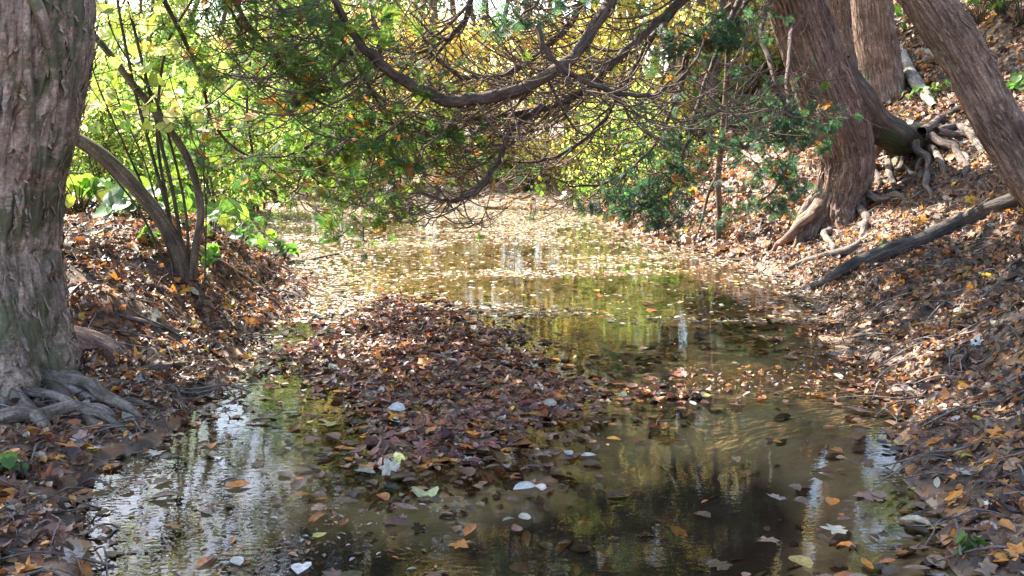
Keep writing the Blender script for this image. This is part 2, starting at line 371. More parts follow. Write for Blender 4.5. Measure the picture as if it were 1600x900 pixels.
# ------------------------------------------------------------------ leaf litter
PAL_DRY = [(5.5, (.075, .04, .026)), (5.5, (.125, .065, .04)), (3.6, (.175, .098, .053)), (1.5, (.26, .17, .105)), (3.6, (.33, .125, .035)), (1.8, (.44, .18, .03)), (1.0, (.4, .33, .26)), (.2, (.55, .38, .05)), (2.5, (.05, .033, .025))]
PAL_WET = [(5, (.07, .04, .027)), (5, (.12, .065, .042)), (4, (.17, .10, .07)), (2, (.24, .15, .10)), (2.2, (.27, .10, .03)), (.8, (.4, .16, .03)), (.9, (.36, .32, .27)), (2, (.045, .03, .024)), (.15, (.4, .34, .12))]
PAL_BAR = [(3.5, (.09, .04, .032)), (5, (.17, .07, .05)), (4, (.24, .11, .078)), (2, (.27, .16, .11)), (3, (.3, .10, .03)), (.9, (.42, .17, .03)), (.8, (.4, .34, .28)), (2, (.05, .033, .025)), (.15, (.42, .36, .12))]
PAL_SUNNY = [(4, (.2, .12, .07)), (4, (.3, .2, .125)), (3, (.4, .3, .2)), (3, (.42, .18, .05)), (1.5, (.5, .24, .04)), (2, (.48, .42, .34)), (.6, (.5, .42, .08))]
TM, TO, TN = tmpl_maple(), tmpl_oval(.32), tmpl_oval(.2)
def litter(name, label, x0, x1, y0, y1, n, keep, size, pal, mat, tilt=.4, lift=.012, zfun=None, kinds=(.3, .42, .28), curl=.8):
    x = rng.uniform(x0, x1, n); y = rng.uniform(y0, y1, n)
    z = H(x, y) if zfun is None else zfun(x, y)
    k = keep(x, y, z); x, y, z = x[k], y[k], z[k]; n = len(x)
    nr = Hn(x, y) if zfun is None else np.tile([0, 0, 1.], (n, 1))
    nr = nr + rng.normal(0, tilt, (n, 3)); nr[:, 2] = np.abs(nr[:, 2])
    pos = np.stack([x, y, z + rng.uniform(.15, 1, n) * lift], -1)
    Rm = frames(nr, rng.uniform(0, 6.28, n)); sz = size * np.clip(np.exp(rng.normal(0, .5, n)), .35, 1.9); c = pick(pal, n)
    kd = rng.choice(3, n, p=kinds); A = Acc()
    for q, t in enumerate((TM, TO, TN)):
        s = kd == q
        if s.any(): A.add(*scatter(t, pos[s], Rm[s], sz[s], c[s], curl))
    o = A.build(name, mat); tag(o, label, 'leaf litter', kind='stuff'); return n
sdP = lambda x, y: sdpoly(x, y, POND)
def infov(x, y, m=.5): return np.abs(x) < .53 * y + m
cnt = {}
def patchy(x, y, s, lo): return rng.uniform(0, 1, len(x)) < lo + (1 - lo) * sst(-.35, .35, fbm(np.stack([x * s, y * s, x * 0], -1), 3))
cnt['right'] = litter('leaf_litter', 'dry brown and orange leaves covering the right bank slope', 0.8, 8.5, 1.6, 12, 74000,
       lambda x, y, z: (z > -.02) & (sdP(x, y) > -.4) & infov(x, y) & (x > .8) & (patchy(x, y, 1.6, .65) | (sdP(x, y) < .4)) & (sdP(x, y) > rng.normal(.1, .1, len(x))), .047, PAL_DRY, M_LITTER, tilt=.4, lift=.03, curl=.9)
cnt['left'] = litter('leaf_litter', 'brown leaves and twigs covering the left bank below the old tree', -6, -.8, 2, 10.5, 42000,
       lambda x, y, z: (z > -.02) & (sdP(x, y) > -.16) & (sdpoly(x, y, BAR) > .25) & infov(x, y) & (x < -.8) & (patchy(x, y, 1.8, .5) | (sdP(x, y) < .35)) & (sdP(x, y) > rng.normal(.08, .08, len(x))), .046, PAL_DRY, M_LITTER, tilt=.42, lift=.03, curl=.9)
cnt['bar'] = litter('leaf_litter', 'wet brown leaves heaped on the mud bar in mid pond', -2.6, 1.8, 3, 9.5, 30000,
       lambda x, y, z: (sdpoly(x, y, BAR) < .08 + .26 * rng.normal(0, 1, len(x))) & (z > -.065), .053, PAL_BAR, M_WET, tilt=.22, lift=.016, curl=.7)
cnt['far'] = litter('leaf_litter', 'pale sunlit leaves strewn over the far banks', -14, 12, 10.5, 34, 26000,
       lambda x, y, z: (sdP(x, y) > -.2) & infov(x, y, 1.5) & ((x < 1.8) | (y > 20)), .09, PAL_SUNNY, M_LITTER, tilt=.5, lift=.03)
zw = lambda x, y: np.full(len(x), .0025)
edge = lambda x, y: np.exp(-np.maximum(0, -sdP(x, y)) / .28)
cnt['edge'] = litter('soaked_leaves', 'dark soaked leaves lying along the waterline', -3.6, 3.4, 2.2, 13, 42000,
       lambda x, y, z: (np.abs(sdP(x, y) - .02) < .3 * rng.uniform(.2, 1, len(x))) & (z > -.06) & (z < .14) & infov(x, y) & (rng.uniform(0, 1, len(x)) < .6), .046, PAL_WET, M_WET, tilt=.2, lift=.014, curl=.5)
cnt['float'] = litter('floating_leaves', 'small brown leaves floating along the pond edges and round the mud bar', -3.2, 2.8, 2.4, 13, 14000,
       lambda x, y, z: (H(x, y) < -.002) & (rng.uniform(0, 1, len(x)) < np.maximum(np.maximum(edge(x, y) * .9, .75 * np.exp(-np.maximum(0, sdpoly(x, y, BAR)) / .16)), .2 * sst(-.55, -.95, x) + .03)) & infov(x, y), .055, PAL_WET, M_WET, tilt=.07, lift=.004, zfun=zw, curl=.25)
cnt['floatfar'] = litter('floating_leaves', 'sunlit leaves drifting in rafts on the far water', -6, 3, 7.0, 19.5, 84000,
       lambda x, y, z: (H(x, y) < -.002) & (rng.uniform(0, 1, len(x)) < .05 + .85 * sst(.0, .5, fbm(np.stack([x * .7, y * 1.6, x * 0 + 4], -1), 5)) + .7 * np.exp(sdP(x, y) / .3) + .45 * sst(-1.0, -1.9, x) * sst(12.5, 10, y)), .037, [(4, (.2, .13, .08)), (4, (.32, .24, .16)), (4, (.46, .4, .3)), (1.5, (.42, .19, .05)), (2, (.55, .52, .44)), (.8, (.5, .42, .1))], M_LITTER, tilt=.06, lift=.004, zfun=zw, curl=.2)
cnt['sunk'] = litter('sunken_leaves', 'dark leaves lying on the pond bottom under the clear water', -3, 2.8, 2.4, 14, 9000,
       lambda x, y, z: (z < -.02) & infov(x, y) & patchy(x, y, 1.5, .15), .07, PAL_WET, M_WET, tilt=.15, lift=.006, curl=.3)
cnt['upper'] = litter('leaf_litter', 'brown and orange leaves covering the upper right slope round the cedar trunks', 1.4, 12, 9.5, 22, 60000,
       lambda x, y, z: (sdP(x, y) > -.1) & infov(x, y) & (x > 1.4 + .1 * np.maximum(0, y - 16)) & (rng.uniform(0, 1, len(x)) < sst(9.5, 12, y)), .075, PAL_DRY + [(3, (.36, .15, .04)), (2, (.42, .3, .18))], M_LITTER, tilt=.42, lift=.03, curl=.9)
cnt['crumbs'] = litter('leaf_crumbs', 'leaf crumbs and needles strewn on both banks', -5, 6, 1.8, 10, 60000,
       lambda x, y, z: (z > -.01) & infov(x, y), .022, PAL_DRY, M_LITTER, tilt=.5, lift=.038, kinds=(.2, .3, .5), curl=.6)
def twig_litter():
    A = Acc(); n = 0
    while n < 1700:
        x, y = rng.uniform(-5, 7), rng.uniform(2, 13)
        if abs(x) > .53 * y + .3 or sdP(np.array([x]), np.array([y]))[0] < -.1: continue
        a = rng.uniform(0, 6.28); L = rng.uniform(.06, .45); t = np.linspace(-.5, .5, 4); px, py = x + np.cos(a) * L * t + rng.normal(0, .02 * L, 4), y + np.sin(a) * L * t + rng.normal(0, .05 * L, 4)
        z = H(px, py) + .012 + rng.uniform(.01, .05) * np.array([0, 1, 1, .3]); r = rng.uniform(.0015, .006)
        w = sweep(np.stack([px, py, z], -1), [r, r, r * .5], 4, 7, seed=n); A.add(w[0], w[1], None, w[2]); n += 1
    tag(A.build('twig_litter', M_DEAD), 'thin dead twigs scattered through the leaf litter on the banks', 'twigs', kind='stuff')
twig_litter()
print('leaves', cnt)

# scraps on the left channel
def scraps():
    n = 5200; x = rng.uniform(-2.2, -.2, n); y = rng.uniform(2.5, 6.8, n)
    k = (H(x, y) < -.003) & (patchy(x, y, 2.5, .12)) & (sdpoly(x, y, BAR) > 0); x, y = x[k], y[k]; n = len(x)
    nr = np.tile([0, 0, 1.], (n, 1)) + rng.normal(0, .05, (n, 3))
    A = Acc(); A.add(*scatter(TN, np.stack([x, y, np.full(n, .003)], -1), frames(nr, rng.uniform(0, 6.28, n)), rng.uniform(.012, .035, n), pick(PAL_WET + [(4, (.22, .2, .17))], n), .2))
    tag(A.build('floating_scraps', M_WET), 'fine leaf scraps floating on the rippled left channel', 'leaf scraps', kind='stuff')
scraps()

# ------------------------------------------------------------------ cedar sprays
def spray_template(k):
    r = np.random.default_rng(100 + k); V, Fc = [], []
    def blade(p, d, L, w):
        d = d / np.linalg.norm(d); s = np.array([-d[1], d[0], 0]); i = len(V)
        V.extend([p - s * w * .3, p + d * L * .45 + s * w * .5, p + d * L, p + d * L * .45 - s * w * .5]); Fc.append([i, i + 1, i + 2, i + 3])
    ax = np.array([0, 1.0, 0])
    blade(np.zeros(3), ax, 1.0, .03)
    for q in range(9):
        t = .08 + .1 * q + r.uniform(-.02, .02)
        for s in (-1, 1):
            L = (.5 * (1 - t) + .1) * r.uniform(.75, 1.2); a = R(42 + r.uniform(-8, 8))
            d = np.array([s * math.sin(a), math.cos(a), 0]); p = ax * t + np.array([0, 0, .0])
            blade(p, d, L, .034)
            for e in range(3):
                pp = p + d * L * (.25 + .25 * e)
                for s2 in (-1, 1):
                    a2 = a * s + s2 * R(38); blade(pp, np.array([math.sin(a2), math.cos(a2), 0]), L * .42 * (1 - .22 * e), .034)
    V = np.array(V); V[:, 2] += -.25 * V[:, 1] ** 2 + .12 * r.normal() * V[:, 0] - .3 * V[:, 0] ** 2 + r.normal(0, .006, len(V))
    return V, np.array(Fc)
SPRAYS = [spray_template(k) for k in range(5)]
def sprays(A, pos, direc, size, colr):
    """fans with their axis along direc"""
    n = len(pos); ax = direc / np.linalg.norm(direc, axis=1, keepdims=True)
    up = rng.normal(0, 1, (n, 3)) + np.array([0, -.4, .5]); up -= ax * (up * ax).sum(1, keepdims=True); up /= np.linalg.norm(up, axis=1, keepdims=True)
    Rm = np.stack([np.cross(ax, up), ax, up], 2); kd = rng.integers(0, len(SPRAYS), n)
    for q, (v, f) in enumerate(SPRAYS):
        s = kd == q
        if not s.any(): continue
        N, K = s.sum(), len(v)
        V = np.einsum('nij,kj->nki', Rm[s], v) * size[s][:, None, None] + pos[s][:, None]
        A.add(V.reshape(-1, 3), (f[None] + (np.arange(N) * K)[:, None, None]).reshape(-1, 4), np.repeat(colr[s][:, None], K, 1).reshape(-1, 3))
PAL_CED = [(5, (.07, .13, .035)), (3, (.045, .105, .05)), (3, (.11, .17, .035)), (.7, (.24, .10, .035))]
PAL_CED_SHADE = [(5, (.035, .085, .068)), (3, (.05, .105, .065)), (.4, (.2, .09, .035))]  # bluish shade put into the colour of the cedar sprays

BARE = lambda p: .01
def arc(p0, hd, L, a, b, n=7, jit=.05):
    s = np.linspace(0, 1, n)[:, None]
    p = p0 + L * np.concatenate([hd[0] * s, hd[1] * s, -a * s + b * s * s], 1)
    p[1:] += rng.normal(0, jit * L * .5, (n - 1, 3)); return p
def make_bough(tree, org, pts, rad, n2, leafy, pal, seed, L2=(.7, 1.9), mat=M_BOUGH, lean=(-.85, 0), tips=True, n3=3, ftop=1.0, sspan=(.15, 1), skipz=None):
    """one limb with its own side branches and foliage, all under the tree"""
    pts = spline(pts, 4 * len(pts)); pts[1:-1] += rng.normal(0, .006, (len(pts) - 2, 3))
    V, Fc, B = sweep(pts, rad, 14, 5 * len(pts), disp=(.010, 22, 4), seed=seed)
    o = link('bough', fastmesh('bough', V - org, Fc, smooth=True, bark=B), mat, tree)
    C = spline(pts, 100); br = np.interp(np.linspace(0, 1, 100), np.linspace(0, 1, len(rad)), rad)
    tw = Acc(); fo = Acc(); fp, fd = [], []
    def ends(q, wgt):
        m = len(q)
        for kk in range(m // 3, m):
            x = q[kk][0]
            if rng.uniform() < leafy(q[kk]) * wgt:
                d = q[kk] - q[kk - 1]; d = d / (np.linalg.norm(d) + 1e-9) + rng.normal(0, .45, 3) + np.array([0, -.1, -.35])
                for _r in range(2): fp.append(q[kk] + (q[kk - 1] - q[kk]) * rng.uniform(0, .8)); fd.append(d + rng.normal(0, .35, 3))
    for b in range(int(n2 * (2.1 if leafy is BARE else 1.5))):
        t = int(rng.uniform(*sspan) * 99); p0 = C[t]
        h = np.array([lean[0] + rng.normal(0, .55), lean[1] + rng.normal(0, .5)]); h /= max(.6, np.linalg.norm(h))
        L = rng.uniform(*L2) * (1 - .35 * t / 99); q = arc(p0, h, L, rng.uniform(.6, 1.3), rng.uniform(.8, 1.5), 8, .018)
        if q[:, 2].min() < .12: continue
        r0 = min(br[t] * .5, .0035 + .0055 * L)
        w = sweep(q, [r0, r0 * .75, r0 * .5, .0035], 6, 24, seed=seed + b); 
        bo = link('branch', fastmesh('branch', w[0] - org, w[1], smooth=True, bark=w[2]), M_TWIG, o)
        ends(q, 1)
        for e in range(rng.integers(n3, n3 + 3)):
            s = rng.integers(1, 7); h3 = h * .7 + rng.normal(0, .6, 2); h3 /= max(.6, np.linalg.norm(h3))
            q3 = arc(q[s], h3, L * rng.uniform(.25, .6), rng.uniform(.4, 1.1), rng.uniform(.5, 1.3), 6, .024)
            if q3[:, 2].min() < .1: continue
            w = sweep(q3, [.0055, .004, .002], 4, 14, seed=seed + e); tw.add(w[0], w[1], None, w[2]); ends(q3, 1)
            for e2 in range(1):
                s4 = rng.integers(1, 6); h4 = h3 + rng.normal(0, .7, 2)
                q4 = arc(q3[s4], h4, L * rng.uniform(.1, .28), rng.uniform(0, .8), rng.uniform(0, .6), 5)
                if q4[:, 2].min() < .08: continue
                w = sweep(q4, [.0035, .002], 3, 8, seed=seed); tw.add(w[0], w[1], None, w[2]); ends(q4, .9)
    for e in range(14):
        t = int(rng.uniform(.1, .95) * 99); d = rng.normal(0, 1, 3); d /= np.linalg.norm(d); L = rng.uniform(.03, .14)
        w = sweep([C[t], C[t] + d * (br[t] + L * .6), C[t] + d * (br[t] + L) + [0, 0, .01]], [min(.012, br[t] * .5), .008, .004], 5, 8, disp=(.002, 30, 10), seed=e); tw.add(w[0], w[1], None, w[2])
    if tw.n: tw.build('twigs', M_TWIG, o, org)['kind'] = 'stuff'
    if fp:
        fp = np.array(fp); fd = np.array(fd); n = len(fp)
        sprays(fo, fp, fd, rng.uniform(.06, .135, n), pick(pal, n, .2)); fo.build('foliage', M_CEDARLEAF, o, org)
    return o
def crown_cedar(tree, org, pts, n, spread, size, pal, name='crown'):
    C = spline(pts, 60); idx = rng.integers(0, 60, n)
    # clump centres first so light gets through in patches
    nc = max(6, n // 28); cc = C[rng.integers(0, 60, nc)] + rng.normal(0, 1, (nc, 3)) * np.asarray(spread)
    k = rng.integers(0, nc, n); pos = cc[k] + rng.normal(0, .22, (n, 3)) * np.array([1.3, 1.3, .6])
    d = rng.normal(0, .7, (n, 3)) + np.array([-.1, -.2, -.5])
    A = Acc(); sprays(A, pos, d, rng.uniform(.6, 1.3, n) * size, pick(pal, n, .2)); A.build(name, M_CEDARLEAF, tree, org)
    limbs = Acc()
    for c in cc[::2]:
        a = C[np.argmin(((C - c) ** 2).sum(1) + (C[:, 2] > c[2]) * 2)]
        w = sweep([a, (a + c) / 2 + [0, 0, .1], c], [.03, .02, .006], 5, 8); limbs.add(w[0], w[1], None, w[2])
    o = limbs.build('limbs', M_BOUGH, tree, org); o['kind'] = 'stuff'

def loose_bark(tree, org, V, B, na, nl, n, mat, wid, run, lim=3.0):
    """thin shaggy strips peeling from a trunk"""
    grid = V.reshape(nl, na, 3); bk = B.reshape(nl, na, 3); A = Acc(); ctr = grid.mean(1)
    ok = np.nonzero((ctr[:, 2] > org[2] + .1) & (ctr[:, 2] < org[2] + lim + 1.2))[0]
    for _ in range(n):
        i0 = int(rng.choice(ok)); L = int(rng.uniform(*run)); j = int(rng.integers(0, na)); m = 7
        ii = np.clip(np.linspace(i0, i0 + L, m).astype(int), 0, nl - 1); jj = (j + np.cumsum(rng.integers(-1, 2, m))) % na
        p = grid[ii, jj]; d = p - ctr[ii]; d /= np.linalg.norm(d, axis=1, keepdims=True); tan = np.cross(d, [0, 0, 1.]); tan /= np.linalg.norm(tan, axis=1, keepdims=True)
        t = np.linspace(-1, 1, m); off = .004 + rng.uniform(.004, .022) * np.abs(t) ** 2.5 + rng.uniform(0, .012) * (t > .3) * t
        w = rng.uniform(*wid) * (1 - .75 * np.abs(t) ** 1.6) * .5
        c = p + d * off[:, None]; v = np.concatenate([c - tan * w[:, None], c + d * .004, c + tan * w[:, None]])
        f = np.array([[a + k, a + k + 1, a + m + k + 1, a + m + k] for a in (0, m) for k in range(m - 1)])
        A.add(v, f, None, np.concatenate([bk[ii, jj]] * 3) + rng.uniform(0, 3) + np.array([[0, 0, 0]]))
    o = A.build('loose_bark', mat, tree, org); o['kind'] = 'stuff'

# ------------------------------------------------------------------ old tree on the left
def old_tree():
    b = P(-25, 560, 5.15); b[2] = H(b[:1], b[1:2])[0]
    t = thing('old_cedar_tree', 'massive old tree with shaggy mossy bark and bare roots beside the rippled channel', 'tree', b)
    pts = [[b[0] - .02, b[1], -.25], [b[0] - .01, b[1], b[2] + .0], P(-26, 480, 5.15), P(-28, 380, 5.15), P(-24, 280, 5.15), P(-8, 170, 5.15), P(8, 80, 5.15), P(14, 10, 5.15), P(30, -120, 5.2), P(60, -420, 5.3), P(90, -900, 5.5), P(110, -1500, 5.7)]
    rad = [.60, .50, .38, .33, .33, .355, .36, .36, .33, .29, .23, .12]
    def fl(TH, S):
        lob = .16 * np.cos(3 * TH + 1.0) + .10 * np.cos(5 * TH + .5) + .05 * np.cos(8 * TH)
        return 1 + lob * np.exp(-np.maximum(0, S - .25) / .35) + .05 * np.cos(2 * TH + S * 1.2) + .035 * np.cos(5 * TH - S * 2)
    V, Fc, B = sweep(pts, rad, 340, 800, disp=(.028, 15, 2.2), seed=3, flare=fl)
    link('trunk', fastmesh('trunk', V - b, Fc, smooth=True, bark=B), M_OLD, t)
    def root(px, rad, lab=None, mat=M_ROOT, zz=.03):
        q = []
        for k, (u, v) in enumerate(px):
            p = T(u, v); p[2] = max(H(p[:1], p[1:2])[0], -.03) + zz * (1 if k < len(px) - 1 else -.8); q.append(p)
        q = spline(q, 9); q[1:-1] += rng.normal(0, .009, (7, 3))
        w = sweep(q, np.array(rad) * .85, 24, 110, disp=(.014, 14, 2.6), seed=px[0][1]); o = link('root', fastmesh('root', w[0] - b, w[1], smooth=True, bark=w[2]), mat, t)
        if lab: o['label'] = lab
    root([(-60, 655), (20, 662), (80, 655), (130, 648), (165, 655), (188, 668)], [.05, .045, .04, .035, .03, .012], 'thick pale grey root lying across the others')
    root([(-40, 565), (20, 580), (70, 598), (130, 622), (185, 642), (235, 660)], [.06, .05, .04, .035, .03, .012], zz=.06)
    root([(-30, 610), (20, 632), (60, 660), (95, 690)], [.05, .04, .035, .012])
    root([(-40, 640), (20, 628), (90, 640), (160, 668), (225, 690)], [.03, .026, .024, .02, .008], 'thin straight grey root lowest at the water', zz=.05)
    root([(40, 575), (90, 612), (150, 632), (210, 640), (262, 640)], [.05, .036, .03, .022, .008], zz=.03)
    root([(60, 590), (110, 640), (150, 672), (190, 698)], [.04, .03, .025, .01], 'dark mossy root dipping to the water', M_MOSSY)
    root([(-30, 580), (30, 610), (90, 636), (150, 660), (215, 655)], [.05, .03, .028, .01], zz=.02)
    root([(20, 570), (80, 585), (120, 600), (165, 640)], [.09, .07, .04, .012], None, M_OLD)
    # reddish flank between trunk and bank
    q = [P(60, 545, 5.4), P(120, 538, 5.5), P(180, 553, 5.5), P(240, 585, 5.4)]
    for p in q: p[2] = max(p[2], .02)
    q[-1][2] = .0
    w = sweep(q, [.12, .10, .07, .02], 40, 80, disp=(.015, 8, 2), seed=5); o = link('root', fastmesh('root', w[0] - b, w[1], smooth=True, bark=w[2]), M_CEDAR2, t); o['label'] = 'broad bare reddish root flank'
    # burl
    # twisted old vines on the upper trunk
    grid = V.reshape(800, 340, 3)
    hh = grid[:, :, 2].mean(1)
    def on(th, z, off):
        i = int(np.argmin(np.abs(hh - z))); j = int((th % 360) / 360 * 340) % 340; c = grid[i].mean(0); d = grid[i, j] - c; d /= np.linalg.norm(d); return grid[i, j] + d * off
    front = int(np.argmin(grid[400, :, 1])) / 340 * 360; sgn = 1 if grid[400, int((front + 20) % 360 / 360 * 340), 0] > grid[400, int(front / 360 * 340), 0] else -1
    for path, r in ([[(-10, 2.9), (5, 2.4), (25, 2.15), (48, 1.95), (62, 1.75), (68, 1.5)], .032], [[(30, 2.9), (34, 2.5), (50, 2.25), (66, 2.1), (75, 1.8)], .028], [[(62, 2.7), (55, 2.35), (40, 2.1), (42, 1.8), (55, 1.5), (60, 1.2)], .02], [[(-5, 2.2), (20, 2.05), (45, 2.3), (70, 2.45)], .024], [[(10, 2.7), (12, 2.2), (0, 1.9), (-10, 1.5)], .022]):
        q = [on(front + sgn * a_, z_, r * .3) for a_, z_ in path]
        w = sweep(q, [r * .8, r, r, r * .9, r * .4], 14, 70, disp=(.012, 20, 4), seed=9); link('vine', fastmesh('vine', w[0] - b, w[1], smooth=True, bark=w[2]), M_OLD, t)
    loose_bark(t, b, V, B, 340, 800, 900, M_OLD, (.012, .035), (8, 40), 1.6)
    # burl on the shaded flank
    q = [on(front - sgn * 2, .98, -.1), on(front - sgn * 2, .98, .03), on(front - sgn * 2, .96, .07)]
    w = sweep(q, [.16, .13, .03], 30, 20, disp=(.03, 12, 8), seed=4); link('burl', fastmesh('burl', w[0] - b, w[1], smooth=True, bark=w[2]), M_OLD, t)
    top = P(25, -100, 5.2)
    att = lambda z: spline(pts, 300)[np.argmin(np.abs(spline(pts, 300)[:, 2] - z))]
    lf = lambda p: .75
    def lf2(p): return .42 if p[2] > .6 else .3
    LB = [
        ([att(3.0), P(200, -160, 6.0), P(330, -40, 6.5), P(400, 50, 6.8), P(450, 110, 7.0), P(500, 160, 7.0), P(560, 170, 7.1)], [.05, .04, .03, .022, .016, .01, .005], 16),
        ([att(3.3), P(300, -190, 6.8), P(440, -70, 7.2), P(520, 40, 7.4), P(575, 130, 7.5), P(610, 190, 7.5), P(680, 215, 7.5)], [.05, .045, .035, .025, .016, .01, .005], 16),
        ([att(2.9), P(220, -60, 6.6), P(300, 90, 7.2), P(340, 205, 7.4), P(400, 245, 7.4), P(470, 235, 7.4), P(525, 180, 7.4)], [.04, .03, .022, .018, .014, .01, .004], 10),
        ([att(3.5), P(350, -120, 7.6), P(400, 20, 8), P(385, 150, 8), P(400, 265, 8), P(435, 306, 8), P(465, 292, 8), P(472, 235, 8)], [.04, .03, .02, .014, .012, .010, .007, .003], 6),
        ([att(3.8), P(520, -160, 8), P(590, 60, 8.3), P(600, 160, 8.3), P(585, 250, 8.2), P(565, 310, 8.1), P(545, 340, 8.0)], [.05, .04, .028, .02, .014, .01, .004], 12),
    ]
    for k, (q, r, n2) in enumerate(LB): make_bough(t, b, q, [a * .62 for a in r], n2, lf2, PAL_CED, 20 + k, L2=(.5, 1.2), lean=(.2, .1), sspan=(.3, 1))
    crown_cedar(t, b, [att(5.0), att(6), att(8.5)], 900, (1.5, 1.5, .8), .42, PAL_CED)
    crown_cedar(t, b, [att(5.2), [-5.2, 7.6, 6.0], [-6.2, 9.1, 6.3], [-5.0, 9.2, 6.4], [-3.6, 8.15, 6.5], [-1.2, 7.9, 6.4], [1.0, 7.8, 6.3]], 2900, (.55, .38, .35), .46, PAL_CED)  # unseen canopy added overhead to shade the near pond and bar
    return t
old_tree()

# ------------------------------------------------------------------ right cedar over the pond
def right_cedar():
    b = P(1300, 355, 10.5); b[2] = H(b[:1], b[1:2])[0]
    t = thing('cedar_tree', 'big cedar leaning over the pond from the right bank with long arching bare boughs', 'tree', b)
    pts = [[b[0] + .05, b[1], b[2] - .35], P(1305, 348, 10.5), P(1316, 300, 10.5), P(1324, 250, 10.5), P(1312, 200, 10.5), P(1290, 140, 10.5), P(1268, 80, 10.5), P(1242, 0, 10.5), P(1205, -110, 10.4), P(1150, -300, 10.2), P(1100, -520, 10.1), P(1070, -800, 10), P(1050, -1200, 10)]
    rad = [.50, .35, .26, .265, .29, .285, .27, .26, .27, .23, .19, .14, .05]
    def fl(TH, S):
        lob = .18 * np.cos(4 * TH + .8) + .12 * np.cos(6 * TH)
        return 1 + lob * np.exp(-np.maximum(0, S - .3) / .25) + .07 * np.cos(2 * TH + S * .8) + .04 * np.cos(5 * TH - S)
    V, Fc, B = sweep(pts, rad, 220, 560, disp=(.024, 16, 1.3), seed=31, flare=fl)
    link('trunk', fastmesh('trunk', V - b, Fc, smooth=True, bark=B), M_CEDAR, t)
    loose_bark(t, b, V, B, 220, 560, 600, M_CEDAR, (.012, .035), (8, 40), 3.2)
    def root(px, rad, Ys, mat=M_CEDAR, lab=None, na=20, nP=1):
        q = [P(u, v, Ys[min(k, len(Ys) - 1)]) for k, (u, v) in enumerate(px)]
        for k in range(nP, len(px)):
            q[k] = T(*px[k]); q[k][2] += .75 * rad[k] + .012 if k < len(px) - 1 else -.03
        q = spline(q, 9); q[1:-1] += rng.normal(0, .014, (7, 3))
        w = sweep(q, np.array(rad) * (1 if lab else .72), na, 100, disp=(.014, 13, 2.6), seed=px[0][0]); o = link('root', fastmesh('root', w[0] - b, w[1], smooth=True, bark=w[2]), mat, t)
        if lab: o['label'] = lab
    Z9 = [10.5] * 9
    root([(1300, 105), (1332, 155), (1366, 194), (1405, 217), (1448, 222), (1490, 208)], [.2, .2, .19, .17, .12, .05], [10.55, 10.55, 10.65, 10.8], M_MOSSY, 'dark mossy buttress root running upslope', 40, 4)
    for px, r in ([[(1405, 215), (1428, 238), (1440, 258), (1436, 282)], [.11, .065, .05, .015]], [[(1420, 215), (1452, 240), (1470, 256), (1484, 278)], [.1, .06, .045, .015]],
                  [[(1445, 215), (1480, 228), (1500, 245), (1532, 262)], [.08, .05, .04, .015]], [[(1460, 215), (1495, 205), (1525, 215), (1550, 232)], [.07, .05, .035, .012]], [[(1400, 215), (1412, 245), (1408, 268), (1392, 285)], [.1, .06, .05, .015]]):
        root(px, r, [10.8], M_ROOT)
    for px, r in ([[(1322, 325), (1345, 345), (1368, 356), (1392, 372)], [.14, .09, .06, .02]],): root(px, r, [10.4, 10.25, 10.1, 9.9], M_CEDAR, nP=3)
    for px, r in ([[(1290, 310), (1258, 342), (1236, 366), (1205, 394)], [.14, .085, .06, .02]], [[(1292, 318), (1266, 350), (1250, 374), (1228, 396)], [.13, .08, .055, .02]], [[(1298, 325), (1277, 355), (1267, 376), (1254, 394)], [.13, .075, .05, .02]],
                  [[(1304, 325), (1290, 358), (1287, 378), (1290, 396)], [.13, .075, .05, .02]], [[(1312, 325), (1310, 358), (1318, 376), (1330, 390)], [.13, .08, .05, .02]], [[(1290, 320), (1270, 335), (1250, 352), (1226, 378)], [.12, .07, .05, .02]], [[(1296, 330), (1272, 362), (1256, 382), (1236, 400)], [.11, .06, .045, .02]]): root(px, r, [10.42, 10.22, 10.02, 9.75], nP=3)
    for px in ([(1400, 215), (1385, 245), (1390, 275), (1410, 300)], [(1430, 220), (1450, 262), (1445, 290), (1460, 312)], [(1455, 212), (1492, 245), (1508, 268), (1500, 290)], [(1462, 205), (1505, 220), (1530, 240), (1565, 255)], [(1380, 215), (1360, 262), (1372, 290), (1365, 312)], [(1440, 205), (1470, 190), (1500, 178), (1530, 172)],
               [(1345, 300), (1380, 318), (1402, 312), (1430, 325)], [(1335, 320), (1352, 352), (1346, 372), (1362, 388)], [(1300, 345), (1290, 372), (1302, 392), (1296, 408)], [(1280, 340), (1250, 380), (1222, 386), (1190, 400)]):
        root(px, np.array([.06, .05, .042, .012]), [10.5], M_ROOT)
    att = lambda z: spline(pts, 300)[np.argmin(np.abs(spline(pts, 300)[:, 2] - z))]
    def lf(p):
        x = p[0] * 7.5 / p[1]
        return .02
    none = BARE
